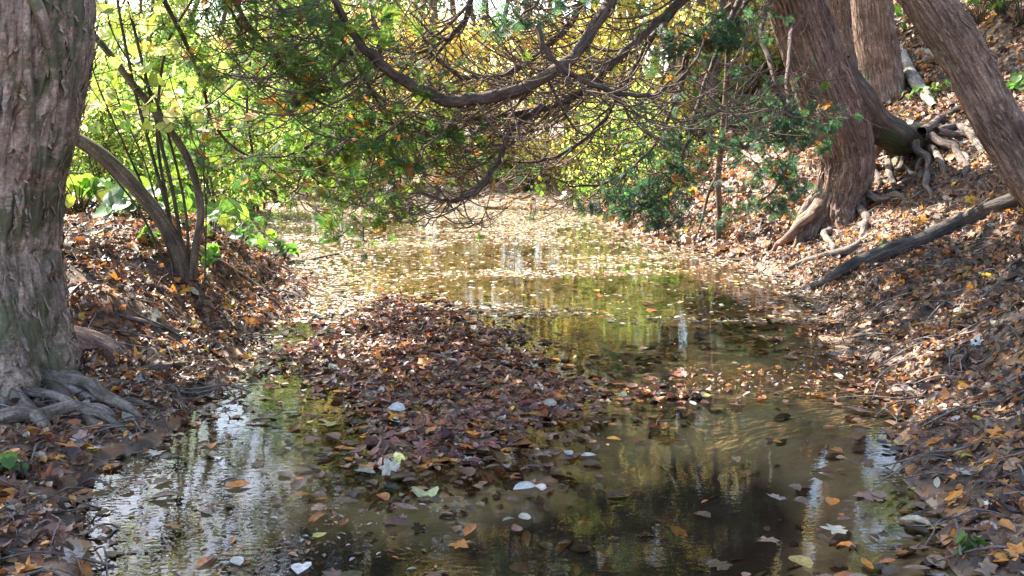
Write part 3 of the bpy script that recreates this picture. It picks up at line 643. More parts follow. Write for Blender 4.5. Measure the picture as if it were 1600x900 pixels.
    BR = [
        ([att(4.6), P(1040, -160, 9.0), P(975, -40, 8.2), P(942, 22, 7.8), P(905, 78, 7.6), P(850, 122, 7.4), P(780, 148, 7.3), P(705, 157, 7.2), P(640, 130, 7.1), P(590, 95, 7.0), P(550, 52, 7.0), P(525, 0, 6.9), P(515, -60, 6.9)], [.066, .062, .057, .053, .049, .047, .045, .042, .038, .034, .03, .026, .02], 26, none, {}),
        ([att(4.0), P(1120, -90, 9.4), P(1068, -10, 8.8), P(1025, 35, 8.6), P(975, 80, 8.4), P(925, 132, 8.2), P(870, 163, 8.1), P(800, 180, 8.0), P(730, 188, 8.0), P(650, 195, 7.9), P(590, 190, 7.8)], [.05, .046, .042, .04, .036, .033, .03, .026, .02, .012, .006], 18, none, {}),
        ([P(840, 40, 7.2), P(855, 82, 7.1), P(885, 110, 7.0), P(925, 133, 7.0), P(970, 146, 7.0), P(1020, 148, 7.0), P(1052, 132, 7.0), P(1085, 98, 7.0), P(1100, 60, 7.0)], [.028, .026, .025, .024, .022, .02, .016, .012, .005], 8, none, {'lean': (.8, 0)}),
        ([P(850, 160, 7.9), P(815, 190, 7.7), P(792, 215, 7.6), P(778, 255, 7.5), P(752, 290, 7.4), P(720, 311, 7.4), P(692, 312, 7.4), P(660, 300, 7.4)], [.03, .028, .028, .027, .027, .025, .02, .006], 8, none, {'L2': (.4, 1.0)}),
        ([att(3.7), P(960, -50, 8.8), P(880, 50, 8.6), P(800, 110, 8.5), P(730, 120, 8.4), P(680, 90, 8.3), P(650, 30, 8.3)], [.05, .04, .035, .03, .025, .018, .006], 14, none, {}),
        ([att(4.2), P(800, -60, 8.4), P(720, 40, 8.2), P(690, 60, 8.2), P(640, 20, 8.2)], [.05, .035, .028, .02, .006], 10, none, {}),
        ([att(3.3), P(1050, 20, 9.2), P(990, 110, 9), P(940, 190, 9), P(880, 240, 9), P(820, 255, 8.9), P(760, 235, 8.9)], [.045, .038, .032, .026, .02, .014, .005], 13, none, {}),
        ([att(3.0), P(1090, 60, 9.5), P(1060, 150, 9.5), P(1020, 230, 9.4), P(960, 280, 9.3), P(900, 290, 9.2), P(850, 270, 9.2)], [.04, .035, .03, .022, .016, .01, .004], 10, none, {}),
    ]
    for k, (q, r, n2, l, kw) in enumerate(BR): make_bough(t, b, q, [a * (.92 if k == 0 else .74) for a in r], n2, l, PAL_CED, 50 + k * 3, **kw)
    # leafy hanging boughs beside the trunk
    near = lambda p: .24
    LF = [
        ([att(3.2), P(1180, -30, 9.6), P(1150, 30, 9.3), P(1100, 60, 9.1), P(1060, 50, 9.0)], [.04, .03, .02, .012, .004], 18, (.3, .8)),
        ([att(2.9), P(1190, 40, 9.7), P(1210, 120, 9.2), P(1225, 180, 9.0), P(1190, 215, 8.9), P(1150, 225, 8.9)], [.035, .028, .02, .014, .01, .004], 12, (.3, .7)),
        ([att(3.4), P(1130, 60, 9.4), P(1085, 180, 9.0), P(1060, 270, 8.8), P(1030, 310, 8.7), P(985, 325, 8.7)], [.03, .024, .018, .013, .009, .004], 26, (.3, .8)),
        ([att(2.6), P(1230, 120, 9.6), P(1240, 220, 9.2), P(1215, 290, 9.0), P(1180, 320, 8.9)], [.03, .022, .016, .01, .004], 16, (.25, .6)),
        ([att(3.8), P(1000, -120, 8.8), P(900, -60, 8.2), P(840, 0, 7.8), P(800, 40, 7.6)], [.04, .03, .02, .012, .004], 10, (.3, .7)),
    ]
    for k, (q, r, n2, L2) in enumerate(LF): make_bough(t, b, q, r, n2, near, PAL_CED_SHADE, 90 + k * 3, L2=L2, lean=(-.2, -.2), sspan=(.35, 1))
    crown_cedar(t, b, [[-.6, 7.7, 4.9], [.5, 8.7, 5.0], [1.5, 9.7, 5.0], att(5.2)], 900, (.55, .6, .3), .42, PAL_CED, 'shade_crown')  # unseen foliage added above the frame to shade the lower right bank
    crown_cedar(t, b, [att(5.6), att(6.6), att(9)], 1000, (1.6, 1.6, .7), .42, PAL_CED)
right_cedar()

def plain_cedar(label, pts, rad, seed, mat, na=180, nl=420, disp=(.016, 24, 1.8), crown=1500):
    b = np.array(pts[1], float); t = thing('cedar_tree', label, 'tree', b)
    def fl(TH, S): return 1 + .1 * np.cos(5 * TH + seed) * np.exp(-np.maximum(0, S - .3) / .3) + .04 * np.cos(3 * TH + S)
    V, Fc, B = sweep(pts, rad, na, nl, disp=disp, seed=seed, flare=fl); link('trunk', fastmesh('trunk', V - b, Fc, smooth=True, bark=B), mat, t)
    loose_bark(t, b, V, B, na, nl, 350, mat, (.01, .028), (5, 26), 3.2)
    if crown: crown_cedar(t, b, spline(pts, 40)[30:], crown // 2, (1.2, 1.2, .7), .42, PAL_CED)
    return t, b
q = P(1650, 335, 7.5)
plain_cedar('slim cedar trunk leaning left across the upper right corner with stringy red brown bark', [P(1690, 420, 7.5), P(1652, 340, 7.5), P(1608, 268, 7.5), P(1556, 180, 7.5), P(1502, 80, 7.5), P(1446, -5, 7.5), P(1370, -120, 7.5), P(1250, -330, 7.6), P(1150, -600, 7.8), P(1080, -1000, 8)], [.20, .17, .155, .152, .152, .155, .145, .14, .11, .04], 71, M_CEDAR2)
plain_cedar('upright pale cedar trunk behind the big leaning cedar', [P(1385, 175, 13.5), P(1380, 140, 13.5), P(1373, 90, 13.5), P(1364, 30, 13.5), P(1362, -30, 13.5), P(1360, -300, 13.5), P(1350, -800, 13.5), P(1345, -1300, 13.5)], [.36, .28, .255, .24, .24, .22, .16, .05], 83, M_CEDAR2, crown=1200)
plain_cedar('slender brown trunk partly hidden behind the big leaning cedar', [P(1335, 150, 15.5), P(1328, 110, 15.5), P(1318, 50, 15.5), P(1308, -10, 15.5), P(1290, -200, 15.5), P(1270, -700, 15.5)], [.2, .17, .15, .14, .12, .05], 91, M_CEDAR2, na=50, nl=120, crown=500)

# thin dead sapling hanging stems by the right bank
def sapling():
    b = T(1122, 378); t = thing('dead_sapling', 'thin bare forked stem rising from the right shore among shaded teal cedar sprays', 'sapling', b)
    A = Acc()
    for px, r in ([[(1122, 378), (1124, 330), (1122, 270), (1130, 200), (1136, 120), (1140, 40), (1146, -60), (1150, -200)], [.035, .03, .032, .034, .03, .028, .024, .012]],
                  [[(1125, 268), (1108, 300), (1098, 340), (1090, 365)], [.022, .018, .014, .006]], [[(1130, 200), (1150, 150), (1165, 60), (1170, -40)], [.018, .016, .012, .008]], [[(1124, 240), (1105, 200), (1080, 170), (1060, 165)], [.014, .011, .008, .004]]):
        w = sweep([P(u, v, b[1]) for u, v in px], r, 10, 50, disp=(.008, 20, 4), seed=px[0][0]); A.add(w[0], w[1], None, w[2])
    A.build('stem', M_STEM, t, b, True)
sapling()

# ------------------------------------------------------------------ shrub on the left bank
def shrub():
    b = T(288, 432); Y0 = b[1]; t = thing('leaning_shrub', 'shrub of curving bare stems with pale yellow leaves on the left bank', 'shrub', b)
    st = [([(288, 440), (282, 400), (258, 352), (215, 297), (165, 248), (120, 217), (80, 200), (20, 180), (-60, 150)], [.06, .056, .052, .05, .05, .046, .044, .04, .03]),
          ([(300, 436), (306, 385), (314, 335), (306, 285), (285, 232), (245, 178), (200, 122), (158, 68), (132, 42), (95, 0), (60, -60)], [.035, .03, .028, .027, .026, .025, .024, .022, .02, .018, .012]),
          ([(284, 430), (266, 345), (240, 250), (213, 150), (194, 60), (182, -10), (170, -120)], [.015, .013, .012, .011, .010, .009, .005]),
          ([(291, 430), (272, 310), (252, 225), (234, 145), (212, 55), (198, -10), (185, -120)], [.016, .014, .013, .012, .011, .010, .005]),
          ([(282, 430), (262, 320), (246, 220), (250, 130), (265, 60), (300, 0), (330, -60)], [.013, .012, .011, .010, .009, .008, .004]),
          ([(276, 425), (240, 330), (200, 240), (160, 150), (130, 65)], [.010, .009, .008, .006, .003]),
          ([(265, 425), (215, 325), (150, 245), (100, 185), (70, 150)], [.010, .008, .007, .006, .003]),
          ([(296, 430), (290, 330), (268, 230), (240, 150), (180, 60), (160, -20)], [.011, .01, .009, .008, .006, .004]),
          ([(300, 430), (250, 330), (225, 250), (190, 170), (150, 40)], [.008, .007, .006, .005, .003]),
          ([(320, 440), (322, 330), (318, 250), (330, 150), (350, 60)], [.007, .006, .005, .004, .003])]
    lp = []
    for k, (px, r) in enumerate(st):
        q = [P(u, v, Y0 + (.02 * k * kk / 3)) for kk, (u, v) in enumerate(px)]
        w = sweep(q, r, 12 if k < 2 else 6, 70, disp=(.004, 25, 5) if k < 2 else None, seed=k)
        link('stem', fastmesh('stem', w[0] - b, w[1], smooth=True, bark=w[2]), M_STEM if k < 2 else M_GREENSTEM, t)
        C = spline(q, 40); lp.append(C[(15 if k > 1 else 28):])
    lp = np.concatenate(lp); n = 270
    tw = Acc(); p0 = lp[rng.integers(0, len(lp), n)]; pos = p0 + rng.normal(0, 1, (n, 3)) * np.array([.22, .25, .16])
    k = pos[:, 2] > 1.35; p0, pos = p0[k], pos[k]; n = len(pos)
    for a, c in list(zip(p0, pos))[::2]:
        w = sweep([a, (a + c) / 2 + [0, 0, .03], c], [.004, .003, .002], 4, 6); tw.add(w[0], w[1], None, w[2])
    tw.build('twigs', M_GREENSTEM, t, b)['kind'] = 'stuff'
    nr = rng.normal(0, .8, (n, 3)) + np.array([0, -.4, .6]); A = Acc()
    pal = [(4, (.42, .42, .12)), (3, (.5, .46, .26)), (3, (.22, .3, .06)), (1, (.5, .3, .2))]
    A.add(*scatter(tmpl_heart(), pos, frames(nr, rng.uniform(0, 6.28, n)), rng.uniform(.07, .12, n), pick(pal, n, .15), .3)); A.build('foliage', M_PLANT, t, b)
shrub()

# ------------------------------------------------------------------ fallen wood
def stick(name, label, cat, px, rad, mat=M_DEAD, lift=.6, na=10, disp=(.01, 16, 4), group=None, water=False):
    q = []
    for k, (u, v) in enumerate(px):
        p = T(u, v); h = max(H(p[:1], p[1:2])[0], 0); r = np.interp(k / (len(px) - 1), np.linspace(0, 1, len(rad)), rad); p[2] = h + r * lift; q.append(p)
    q = np.array(q); b = q[0].copy(); w = sweep(q, rad, na, 60, disp=disp, seed=px[0][0])
    o = link(name, fastmesh(name, w[0] - b, w[1], smooth=True, bark=w[2]), mat); o.location = tuple(b); tag(o, label, cat, group); return o
stick('fallen_branch', 'long dark fallen branch slanting down the right bank to the water', 'branch', [(1268, 455), (1310, 438), (1360, 418), (1430, 392), (1490, 365), (1550, 340), (1625, 318)], [.03, .055, .07, .066, .07, .07, .07], bark_mat('wet_dead_wood', (.035, .028, .022), (.075, .06, .05), (.17, .14, .12), fa=60, fl=7), 1.0, 16)
stick('fallen_branch', 'knobbly short dead branch lying at the foot of the right bank', 'branch', [(1225, 425), (1260, 412), (1300, 402), (1330, 398), (1345, 380)], [.015, .03, .035, .045, .02], M_DEAD, .8)
stick('fallen_branch', 'pale weathered log lying upslope between the upright trunk and slim leaning trunk', 'branch', [(1408, 78), (1412, 105), (1424, 128), (1440, 150), (1460, 172)], [.05, .085, .08, .075, .04], M_PALEWOOD, .9, 14)
stick('fallen_branch', 'grey dead branch next to the pale log upslope', 'branch', [(1440, 82), (1465, 92), (1485, 108), (1500, 135)], [.03, .05, .05, .02], M_PALEWOOD, .9)
stick('fallen_branch', 'thin stick sloping down the left bank from the shrub base to the water', 'branch', [(318, 398), (350, 420), (390, 445), (440, 478)], [.014, .016, .014, .008], M_DEAD, 2.2)
stick('fallen_branch', 'long thin stick lying low on the left bank above the bare reddish root', 'branch', [(185, 500), (240, 515), (290, 530), (330, 550)], [.008, .012, .011, .005], M_DEAD, 2)
stick('fallen_branch', 'dark stick reaching into the water at the left shore below the bank', 'branch', [(215, 580), (250, 582), (290, 575), (320, 572)], [.01, .02, .018, .008], M_MOSSY, 1)
stick('fallen_branch', 'slender bent stick on the left bank slope near the yellow leaf', 'branch', [(300, 460), (320, 480), (350, 498), (372, 520)], [.006, .009, .008, .004], M_DEAD, 2.5)
stick('fallen_twig', 'curved dark twig floating at the far left edge of the water', 'twig', [(472, 410), (500, 404), (530, 397), (558, 384)], [.008, .012, .01, .004], M_BOUGH, .8)
stick('fallen_branch', 'thin pale dead branch on the leafy bank behind the shaded teal cedar sprays', 'branch', [(1135, 232), (1160, 242), (1185, 258), (1210, 270)], [.012, .02, .018, .008], M_PALEWOOD, 2)
stick('fallen_branch', 'grey stick lying flat above the shore below the forked stem', 'branch', [(920, 310), (960, 296), (1000, 292), (1050, 300)], [.015, .025, .022, .01], M_DEAD, 2)

# ------------------------------------------------------------------ single leaves that stand out
TH_ = tmpl_heart()
W_, CR, YE, OR, BR_, GR, PK = (.5, .49, .46), (.42, .38, .28), (.62, .42, .04), (.55, .2, .03), (.3, .17, .09), (.4, .42, .2), (.36, .22, .18)
SINGLE = [
    (820, 763, TO, .10, W_, 'pale grey oval leaf at the front edge of the mud bar', 'w'), (665, 770, TH_, .11, GR, 'pale green broad leaf at the near edge of the mud bar', 'w'),
    (470, 890, TH_, .07, W_, 'round whitish leaf floating at the bottom edge left of centre', 'w'), (920, 714, TO, .075, W_, 'white oval leaf floating at the right edge of the mud bar', 'w'),
    (888, 711, TO, .07, (.36, .36, .38), 'grey oval leaf beside the white one at the bar edge', 'w'), (620, 648, TO, .09, W_, 'whitish leaf lying amid wet brown leaves on the bar', 'g'),
    (915, 611, TM, .09, W_, 'white curled leaf on the sunlit right tip of the bar', 'w'), (1393, 605, TO, .06, W_, 'white oval leaf floating close under the right bank', 'w'),
    (1395, 564, TO, .055, W_, 'white oval leaf farther along under the right bank', 'w'), (1457, 742, TM, .085, (.6, .58, .58), 'white star shaped leaf on dark water near the right bank', 'w'),
    (360, 486, TM, .13, YE, 'bright yellow leaf on the left bank near the waterline', 'g'), (288, 462, TM, .15, (.6, .3, .04), 'orange yellow leaf on the left bank below the shrub', 'g'),
    (938, 486, TM, .12, OR, 'orange leaf floating in sunlit water behind the bar', 'w'), (1300, 788, TO, .085, OR, 'orange leaf floating alone on dark water at front right', 'w'),
    (1438, 350, TM, .15, (.6, .3, .04), 'golden leaf standing upright on the slope right of the big cedar', 'g'), (1515, 316, TM, .13, YE, 'yellow leaf on the slope just above the long fallen branch', 'g'),
    (1540, 436, TM, .12, YE, 'yellow leaf on the slope below the long fallen branch', 'g'), (1215, 780, TM, .09, (.2, .17, .15), 'grey brown lobed leaf in the dark water at right', 'w'),
    (1310, 830, TM, .11, CR, 'pale crumpled leaf in a knot of debris at front right', 'w'), (1430, 818, TN, .13, (.42, .36, .26), 'tan narrow leaf floating near the right front shore', 'w'),
    (1470, 822, TM, .12, (.42, .24, .09), 'tawny broad leaf at the right front waterline', 'w'), (1492, 790, TM, .10, OR, 'rusty orange maple leaf on the right front bank edge', 'g'),
    (820, 813, TO, .07, CR, 'small cream leaf floating in front of the mud bar', 'w'), (133, 692, TM, .12, PK, 'large pinkish brown leaf between the bare roots and the water', 'g'),
    (1250, 885, TO, .11, (.42, .3, .1), 'broad yellowish brown leaf in the water at the bottom right', 'w'), (730, 708, TM, .09, (.42, .14, .03), 'rust red leaf on the shaded front of the bar', 'g'),
    (660, 577, TM, .12, OR, 'orange leaf on the sunlit middle of the bar', 'g'), (860, 640, TO, .08, CR, 'cream leaf near the right side of the bar', 'g'),
    (240, 500, TM, .10, CR, 'pale dry leaf high on the left bank', 'g'), (390, 508, TM, .1, (.5, .22, .04), 'orange leaf at the foot of the left bank', 'g'),
    (1560, 690, TM, .09, (.5, .2, .04), 'orange brown maple leaf on the near right slope', 'g'), (1522, 545, TM, .1, W_, 'whitish dry leaf on the middle of the right slope', 'g'),
    (370, 880, TO, .07, (.4, .38, .34), 'grey leaf floating on the near left water', 'w'), (500, 840, TO, .06, (.45, .42, .1), 'small yellow leaf floating left of centre near the front', 'w'),
    (610, 745, TM, .1, (.4, .36, .28), 'beige lobed leaf at the front left of the bar', 'g'), (1150, 720, TO, .07, (.3, .2, .1), 'brown leaf adrift on the dark reflections right of centre', 'w'),
]
for u, v, tm, s, c, lab, wh in SINGLE:
    p = T(u, v) if wh == 'g' else G(u, v)
    nr = (Hn(p[:1], p[1:2])[0] if wh == 'g' else np.array([0, 0, 1.])) + rng.normal(0, .25 if wh == 'g' else .04, 3)
    if wh == 'g': nr = nr + np.array([0, -.5, 0]); p[2] += .035
    else: p[2] = .008
    V, Fc, C = scatter(tm, np.zeros((1, 3)), frames(nr[None], rng.uniform(0, 6.28, 1)), np.array([s]), np.array([c]), .35)
    o = link('fallen_leaf', fastmesh('fallen_leaf', V, Fc, C), M_LITTER); o.location = tuple(p); tag(o, lab, 'leaf')

# ------------------------------------------------------------------ broad-leaved plants
def plant_proto(n, h, ls, pal, spread, name='broadleaf_plant'):
    st, lf = Acc(), Acc(); pos, nr = [], []
    for k in range(n):
        a = rng.uniform(0, 6.28); r = spread * math.sqrt(rng.uniform(.05, 1)); z = h * rng.uniform(.45, 1) * (1 - .3 * r / spread)
        e = np.array([math.cos(a) * r, math.sin(a) * r, z]); w = sweep([[0, 0, -.05], e * np.array([.35, .35, .65]), e], [.006, .005, .003], 5, 8); st.add(w[0], w[1], None, w[2])
        pos.append(e); nr.append([math.cos(a) * .6, math.sin(a) * .6, .7])
    pos = np.array(pos); nr = np.array(nr) + rng.normal(0, .3, (n, 3))
    yaw = np.arctan2(pos[:, 1], pos[:, 0]) - np.pi / 2 + rng.normal(0, .4, n)
    lf.add(*scatter(TH_, pos, frames(nr, yaw), rng.uniform(.7, 1.2, n) * ls, pick(pal, n, .2), .35))
    return (fastmesh(name + '_stems', np.concatenate(st.V), np.concatenate(st.F), None, True, np.concatenate(st.B)), fastmesh(name + '_leaves', np.concatenate(lf.V), np.concatenate(lf.F), np.concatenate(lf.C)))
PG = [(.7, (.3, .2, .07)), (4, (.10, .19, .035)), (3, (.14, .24, .04)), (2, (.07, .14, .035)), (.6, (.3, .3, .06))]
PD = [(4, (.06, .13, .03)), (3, (.09, .17, .03))]
PROT = [plant_proto(16, .45, .2, PG, .38), plant_proto(22, .4, .15, PG, .42), plant_proto(11, .32, .19, PD, .3), plant_proto(26, .6, .12, PG, .5)]
for a, b_ in PROT: a.materials.append(M_GREENSTEM); b_.materials.append(M_PLANT)
def plant(k, p, s, label, group=None, name='broadleaf_plant', cat='plant'):
    t = thing(name, label, cat, p, group, rng.uniform(0, 6.28), s)
    o = link('stems', PROT[k][0], None, t); o['kind'] = 'stuff'; link('foliage', PROT[k][1], None, t); return t
PL = [(125, 335, 0, 1.0, 'bright broad leaved plant right beside the old mossy trunk'), (170, 330, 0, .9, 'broad leaved green plant just left of the thick curved shrub stem'), (215, 345, 2, .9, 'low green plant under the thick curved shrub stem'),
      (330, 372, 0, .85, 'lush broad leaved plant right behind the shrub base'), (362, 352, 1, .9, 'bright plant with many leaves between shrub and water'), (382, 385, 2, .9, 'dark green plant low on the bank right of the shrub'),
      (412, 398, 0, .6, 'sunlit green plant overhanging the water at the bank tip'), (445, 404, 2, .55, 'single low green clump nearest the water left of the floating twig'), (330, 415, 2, .45, 'small green seedling right below the shrub'),
      (250, 345, 1, .8, 'green plant seen between the thin shrub stems'), (390, 335, 3, .9, 'bushy green plant at the far end of the left bank'), (235, 380, 2, .4, 'tiny green plant on the bare left bank'),
      (1385, 390, 2, .3, 'tiny green seedling under the big cedar roots'), (1440, 160, 1, .55, 'small green plant growing beside the pale log'), (1475, 150, 1, .6, 'bright green plant on the slope left of the slim leaning trunk'),
      (1590, 150, 2, .7, 'green plant on the slope right of the slim leaning trunk'), (1530, 40, 3, 1.0, 'bushy green plant on top of the right slope'), (1565, 25, 3, 1.1, 'tall green plant topmost on the right slope'), (1595, 40, 3, 1.0, 'green plant at the right frame edge on top of the slope'),
      (15, 745, 2, .3, 'small dark green sprig among the litter below the bare roots'), (1510, 865, 2, .22, 'small green seedling at the near right waterline'), (905, 322, 0, .8, 'broad leaved plant on the far right shore corner'), (945, 318, 1, .8, 'leafy plant on the shore by the grey stick')]
for u, v, k, s, lab in PL:
    p = T(u, v); p[2] = max(p[2], H(p[:1], p[1:2])[0]) - .02; plant(k, p, s, lab)
GRP = 'green plants along the far shore'
n = 0
for _ in range(400):
    if n >= 110: break
    x, y = rng.uniform(-13, 9), rng.uniform(10, 27)
    d = sdP(np.array([x]), np.array([y]))[0]
    if d < .25 or abs(x) > .53 * y + .5 or (x > 2.6 and y < 17): continue
    if x < 0 and y < 12 and x > -4: continue
    plant(rng.choice([0, 1, 3, 3]), (x, y, H(np.array([x]), np.array([y]))[0] - .03), rng.uniform(.8, 1.5), 'low sunlit green plant in the undergrowth behind the pond', 'sunlit green plants behind the pond'); n += 1

# grass and low cover on the far banks
def cover():
    n = 26000; x = rng.uniform(-22, 10, n); y = rng.uniform(9.5, 42, n); d = sdP(x, y)
    k = (d > .3) & infov(x, y, 1) & ~((x > 2.2) & (y < 19)) & patchy(x, y, .7, .1) & ~((x > -3.2) & (y < 10.5)); x, y = x[k], y[k]; n = len(x); z = H(x, y)
    nr = rng.normal(0, .7, (n, 3)) + np.array([0, -.2, .6]); A = Acc()
    A.add(*scatter(tmpl_diamond(.3), np.stack([x, y, z + rng.uniform(.02, .3, n)], -1), frames(nr, rng.uniform(0, 6.28, n)), rng.uniform(.08, .2, n), pick(PG + [(2, (.35, .33, .1)), (1, (.4, .2, .06))], n, .25), .3))
    tag(A.build('ground_cover', M_PLANT), 'low green and yellow ground cover beyond the pond', 'ground cover', kind='stuff')
cover()

# ------------------------------------------------------------------ woodland trees and bushes behind
def tree_proto(h, cr, nleaf, pal, ls, seed, multi=1, bare=.35, rt=.09):
    r = np.random.default_rng(seed); tr = Acc(); tips = []
    for m in range(multi):
        lean = r.normal(0, .10 + .05 * multi, 2); base = np.array([*r.normal(0, .12 * (multi > 1), 2), -.3])
        pts = [base] + [base + np.array([lean[0] * h * f * f + r.normal(0, .05), lean[1] * h * f * f + r.normal(0, .05), h * f + .3]) for f in (.1, .3, .5, .7, .88, 1)]
        k = .75 if multi > 1 else 1
        w = sweep(pts, [rt * 1.4 * k, rt * k, rt * .85 * k, rt * .65 * k, rt * .45 * k, rt * .25 * k, rt * .08 * k], 10, 60, disp=(.012, 12, 2), seed=seed); tr.add(w[0], w[1], None, w[2])
        C = spline(pts, 60)
        for b in range(11):
            t = int((bare + (1 - bare) * r.uniform(0, .97)) * 59); p0 = C[t]; a = r.uniform(0, 6.28); L = cr * r.uniform(.6, 1.15) * (1.15 - .6 * t / 59)
            e = p0 + np.array([math.cos(a) * L, math.sin(a) * L, L * r.uniform(.1, .7)]); mid = (p0 + e) / 2 + np.array([0, 0, .1 * L]) + r.normal(0, .08, 3)
            w = sweep([p0, mid, e], [rt * .38, rt * .22, .01], 6, 16, seed=seed + b); tr.add(w[0], w[1], None, w[2]); q = spline([p0, mid, e], 12)
            tips += [q[6], q[8], q[10], q[11]]
            for s in range(3):
                s0 = q[r.integers(4, 11)]; e2 = s0 + r.normal(0, .32 * cr, 3) * np.array([1, 1, .6]); w = sweep([s0, (s0 + e2) / 2 + [0, 0, .05], e2], [.014, .01, .005], 4, 8); tr.add(w[0], w[1], None, w[2]); tips += [e2, (s0 + e2) / 2]
    tips = np.array(tips); k = r.integers(0, len(tips), nleaf)
    pos = tips[k] + r.normal(0, 1, (nleaf, 3)) * np.array([.30, .30, .2]) * cr * .55
    nr = r.normal(0, .8, (nleaf, 3)) + np.array([0, 0, .5])
    lf = scatter(tmpl_diamond(.36), pos, frames(nr, r.uniform(0, 6.28, nleaf)), r.uniform(.7, 1.3, nleaf) * ls, pick(pal, nleaf, .22), .4)
    a = fastmesh('woodland_trunk', np.concatenate(tr.V), np.concatenate(tr.F), None, True, np.concatenate(tr.B)); a.materials.append(M_TRUNK)
    b = fastmesh('woodland_crown', *lf); b.materials.append(M_CROWN)
    return a, b
YEL = [(4.5, (.60, .46, .12)), (2.5, (.48, .46, .15)), (1.8, (.30, .40, .11)), (1.2, (.55, .32, .09))]
ORG = [(3, (.58, .40, .12)), (1.6, (.54, .27, .08)), (3, (.54, .47, .15)), (3, (.32, .4, .11))]
GRN = [(5, (.10, .18, .03)), (3, (.17, .24, .04)), (2, (.34, .34, .06)), (1, (.06, .12, .03))]
LIM = [(4, (.15, .23, .04)), (3, (.24, .30, .06)), (2, (.40, .37, .08)), (1, (.08, .15, .03))]
TP = {'yellow': tree_proto(11, 2.1, 10000, YEL, .12, 1, 1, .15, .12), 'orange': tree_proto(9.5, 1.9, 9000, ORG, .12, 2, 1, .15, .11), 'green': tree_proto(8, 1.8, 7500, GRN, .11, 3, 1, .2, .12),
      'lime': tree_proto(6.5, 1.5, 6000, LIM, .11, 4, 2, .2, .08), 'sparse': tree_proto(12, 1.6, 3600, YEL, .12, 5, 2, .25, .11), 'bush': tree_proto(2.4, .9, 3600, [(3, (.12, .22, .035)), (3, (.2, .29, .05)), (2, (.3, .34, .06)), (1, (.08, .15, .03))], .09, 6, 4, .1, .03), 'ybush': tree_proto(2.6, .9, 3200, YEL, .09, 7, 4, .1, .03), 'lbush': tree_proto(2.0, .9, 3400, LIM, .09, 8, 5, .08, .025)}
def tree(kind, x, y, s, label, group=None, rz=None, name='woodland_tree', cat='tree'):
    z = H(np.array([x]), np.array([y]))[0] - .05; t = thing(name, label, cat, (x, y, z), group, rng.uniform(0, 6.28) if rz is None else rz, s)
    link('trunk' if cat == 'tree' else 'stems', TP[kind][0], None, t); link('crown', TP[kind][1], None, t); return t
GW = 'woodland trees beyond the pond'
def at(u, y): return (u - 800) / F * y * 1.0
TREES = [('green', 480, 47, 1.5, 'tall green tree far off at the left end of the far shore'), ('lime', 570, 48, 1.9, 'tall pale green tree far off between the thin trees left of centre'), ('lime', 655, 46, 1.8, 'tall pale green tree far off behind the pale golden tree'),('green', 285, 42, 1.25, 'tall green tree far behind the shrub at left'), ('green', 405, 45, 1.3, 'tall green tree far beyond the left bank tip'), ('lime', 190, 44, 1.6, 'tall pale green tree far off between the old trunk and the shrub'),('sparse', 560, 30, 1.15, 'tall thin tree behind the lime green tree at left of centre'), ('sparse', 470, 31, 1.05, 'tall thin tree far behind the left bank tip'), ('sparse', 640, 34, 1.2, 'thin two stemmed tree left of the orange crown'),('yellow', 690, 24, 1.0, 'pale golden tree beyond the far shore just left of centre'), ('yellow', 830, 21.5, .95, 'golden tree straight behind the far shore at centre'), ('orange', 760, 27, 1.1, 'orange leaved tree between the two golden trees'), ('orange', 905, 25, 1.0, 'orange leaved tree right of the golden one'),
         ('lime', 985, 22, 1.2, 'lime green tree behind the right shore corner'), ('lime', 600, 29, .8, 'two stemmed lime green tree left of the pale golden one'), ('green', 500, 27, .75, 'green tree beyond the far left shore'), ('lime', 430, 24, .8, 'low lime green tree above the far left shore'),
         ('green', 335, 33, .95, 'distant green tree seen over the left bank'), ('lime', 235, 31, 1.25, 'distant pale tree seen between the shrub stems'), ('lime', 140, 30, 1.25, 'distant pale green tree close beside the old trunk'),
         ('sparse', 1060, 20, 1.0, 'tall thin two stemmed tree with few yellow leaves on the right bank top'), ('sparse', 1110, 17.5, .85, 'thin pale stemmed tree behind the forked dead stem'), ('sparse', 1160, 21, 1.0, 'thin tall tree next to the big leaning cedar'), ('yellow', 1090, 25, 1.0, 'yellow tree behind the thin stems on the right bank'), ('sparse', 1200, 25, 1.05, 'sparse tall tree far behind the leaning cedar'),
         ('orange', 1260, 27, .9, 'orange tree half hidden by the leaning cedar'), ('sparse', 1010, 27, 1.1, 'tall sparse tree rising above the orange crown'), ('sparse', 900, 31, 1.1, 'bare topped tall tree far behind the centre'), ('sparse', 760, 33, 1.1, 'tall sparse tree far behind the golden and orange trees')]
for k, u, y, s, lab in TREES: tree(k, at(u, y), y, s, lab, GW)
for k, u, y, s in [('yellow', 720, 38, 1.2), ('orange', 850, 40, 1.2), ('yellow', 960, 37, 1.2), ('green', 600, 42, .9), ('orange', 1060, 40, 1.2), ('green', 430, 46, .9), ('yellow', 1180, 36, 1.1), ('green', 1320, 34, 1), ('lime', 300, 50, 1.2), ('green', 160, 52, 1.1), ('yellow', 1450, 33, 1), ('lime', 1560, 32, .9), ('green', 30, 48, 1.1), ('lime', 520, 52, 1.2)]:
    tree(k, at(u, y), y, s, 'far woodland tree closing the view behind the nearer trees', 'far trees closing the view')
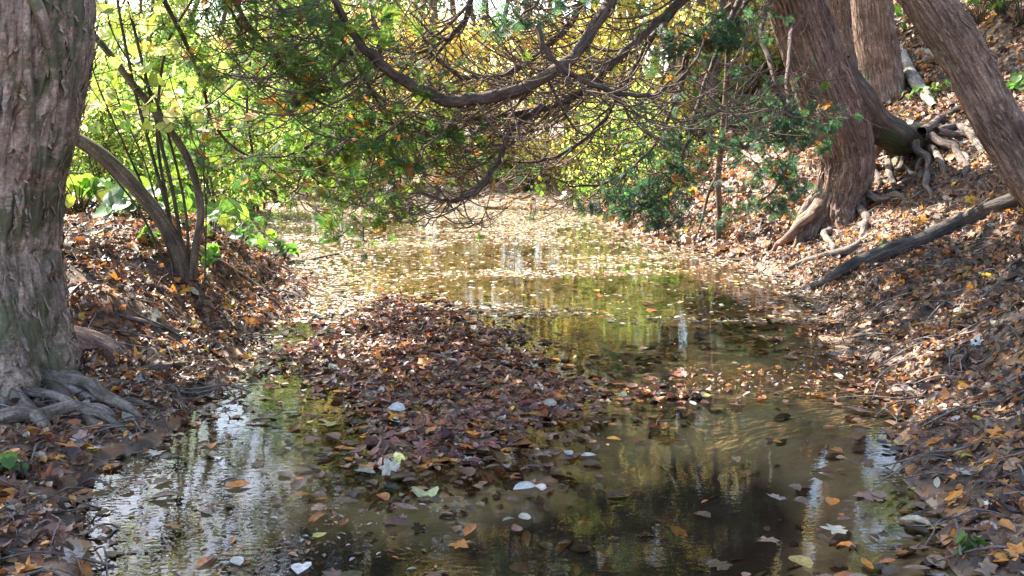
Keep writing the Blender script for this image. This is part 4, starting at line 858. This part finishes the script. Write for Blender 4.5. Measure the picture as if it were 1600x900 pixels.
BUSH = [('bush', 330, 14.5, .8, 'green bush behind the broad leaved plants of the left bank'), ('lbush', 400, 16, .8, 'pale lime bush behind the left bank tip'), ('bush', 470, 20.3, .85, 'green bush on the far left shore'), ('bush', 545, 21, .8, 'green bush between the far left shore bush and the yellow ones'), ('ybush', 620, 20.8, .75, 'yellow bush on the far shore under the lime tree'),
        ('ybush', 720, 21, .7, 'low yellow bush on the far shore under the pale golden tree'), ('ybush', 790, 22.5, .9, 'yellow bush on the far shore at centre'), ('ybush', 850, 20.6, .7, 'yellow bush nearest the water on the far shore'), ('ybush', 925, 19.5, .9, 'yellow bush above the far right shore'), ('lbush', 960, 17, .8, 'lime bush above the right shore corner'),
        ('ybush', 1030, 18, 1, 'yellow bush below the thin stems of the right bank'), ('lbush', 1045, 14.8, .55, 'small lime bush on the right bank edge'), ('ybush', 1180, 19, .9, 'yellow bush beside the big leaning cedar'), ('bush', 230, 17, .9, 'green bush seen through the shrub stems'), ('lbush', 150, 15, .8, 'pale green bush beside the old trunk'),
        ('bush', 280, 24, 1.2, 'large green bush in the meadow behind the shrub'), ('lbush', 200, 26, 1.2, 'pale bush far behind the shrub stems'), ('ybush', 360, 27, 1.2, 'yellow bush far behind the left bank'), ('bush', 120, 22, 1, 'green bush far beside the old trunk')]
for k, u, y, s, lab in BUSH: tree(k, at(u, y), y, s, lab, None, None, 'leafy_bush', 'bush')

# ------------------------------------------------------------------ light
EL, AZ = R(43), R(-42)        # sun ahead and to the left
sd = np.array([math.sin(AZ) * math.cos(EL), math.cos(AZ) * math.cos(EL), math.sin(EL)])
from mathutils import Vector
L = bpy.data.lights.new('sun', 'SUN'); L.energy = 5.0; L.angle = R(.5); L.color = (1, .94, .84)
lo = bpy.data.objects.new('sun', L); col.objects.link(lo); lo.rotation_euler = Vector(sd).to_track_quat('Z', 'Y').to_euler(); lo.location = (-10, 20, 20)
wd = bpy.data.worlds.new('World'); sc.world = wd; wd.use_nodes = True
nt = wd.node_tree; bg = nt.nodes['Background']; sk = nt.nodes.new('ShaderNodeTexSky'); sk.sky_type = 'NISHITA'; sk.sun_disc = False
sk.sun_elevation = EL; sk.sun_rotation = AZ; sk.air_density = 1.0; sk.dust_density = 1.5
nt.links.new(sk.outputs[0], bg.inputs[0]); bg.inputs[1].default_value = .15
vs = sc.view_settings; vs.view_transform = 'Standard'; vs.look = 'None'; vs.gamma = 1; vs.exposure = 2.42
cy = sc.cycles; cy.max_bounces = 7; cy.diffuse_bounces = 3; cy.glossy_bounces = 3; cy.transmission_bounces = 3; cy.transparent_max_bounces = 8
cy.use_denoising = True; cy.caustics_reflective = False; cy.caustics_refractive = False; cy.sample_clamp_indirect = 6
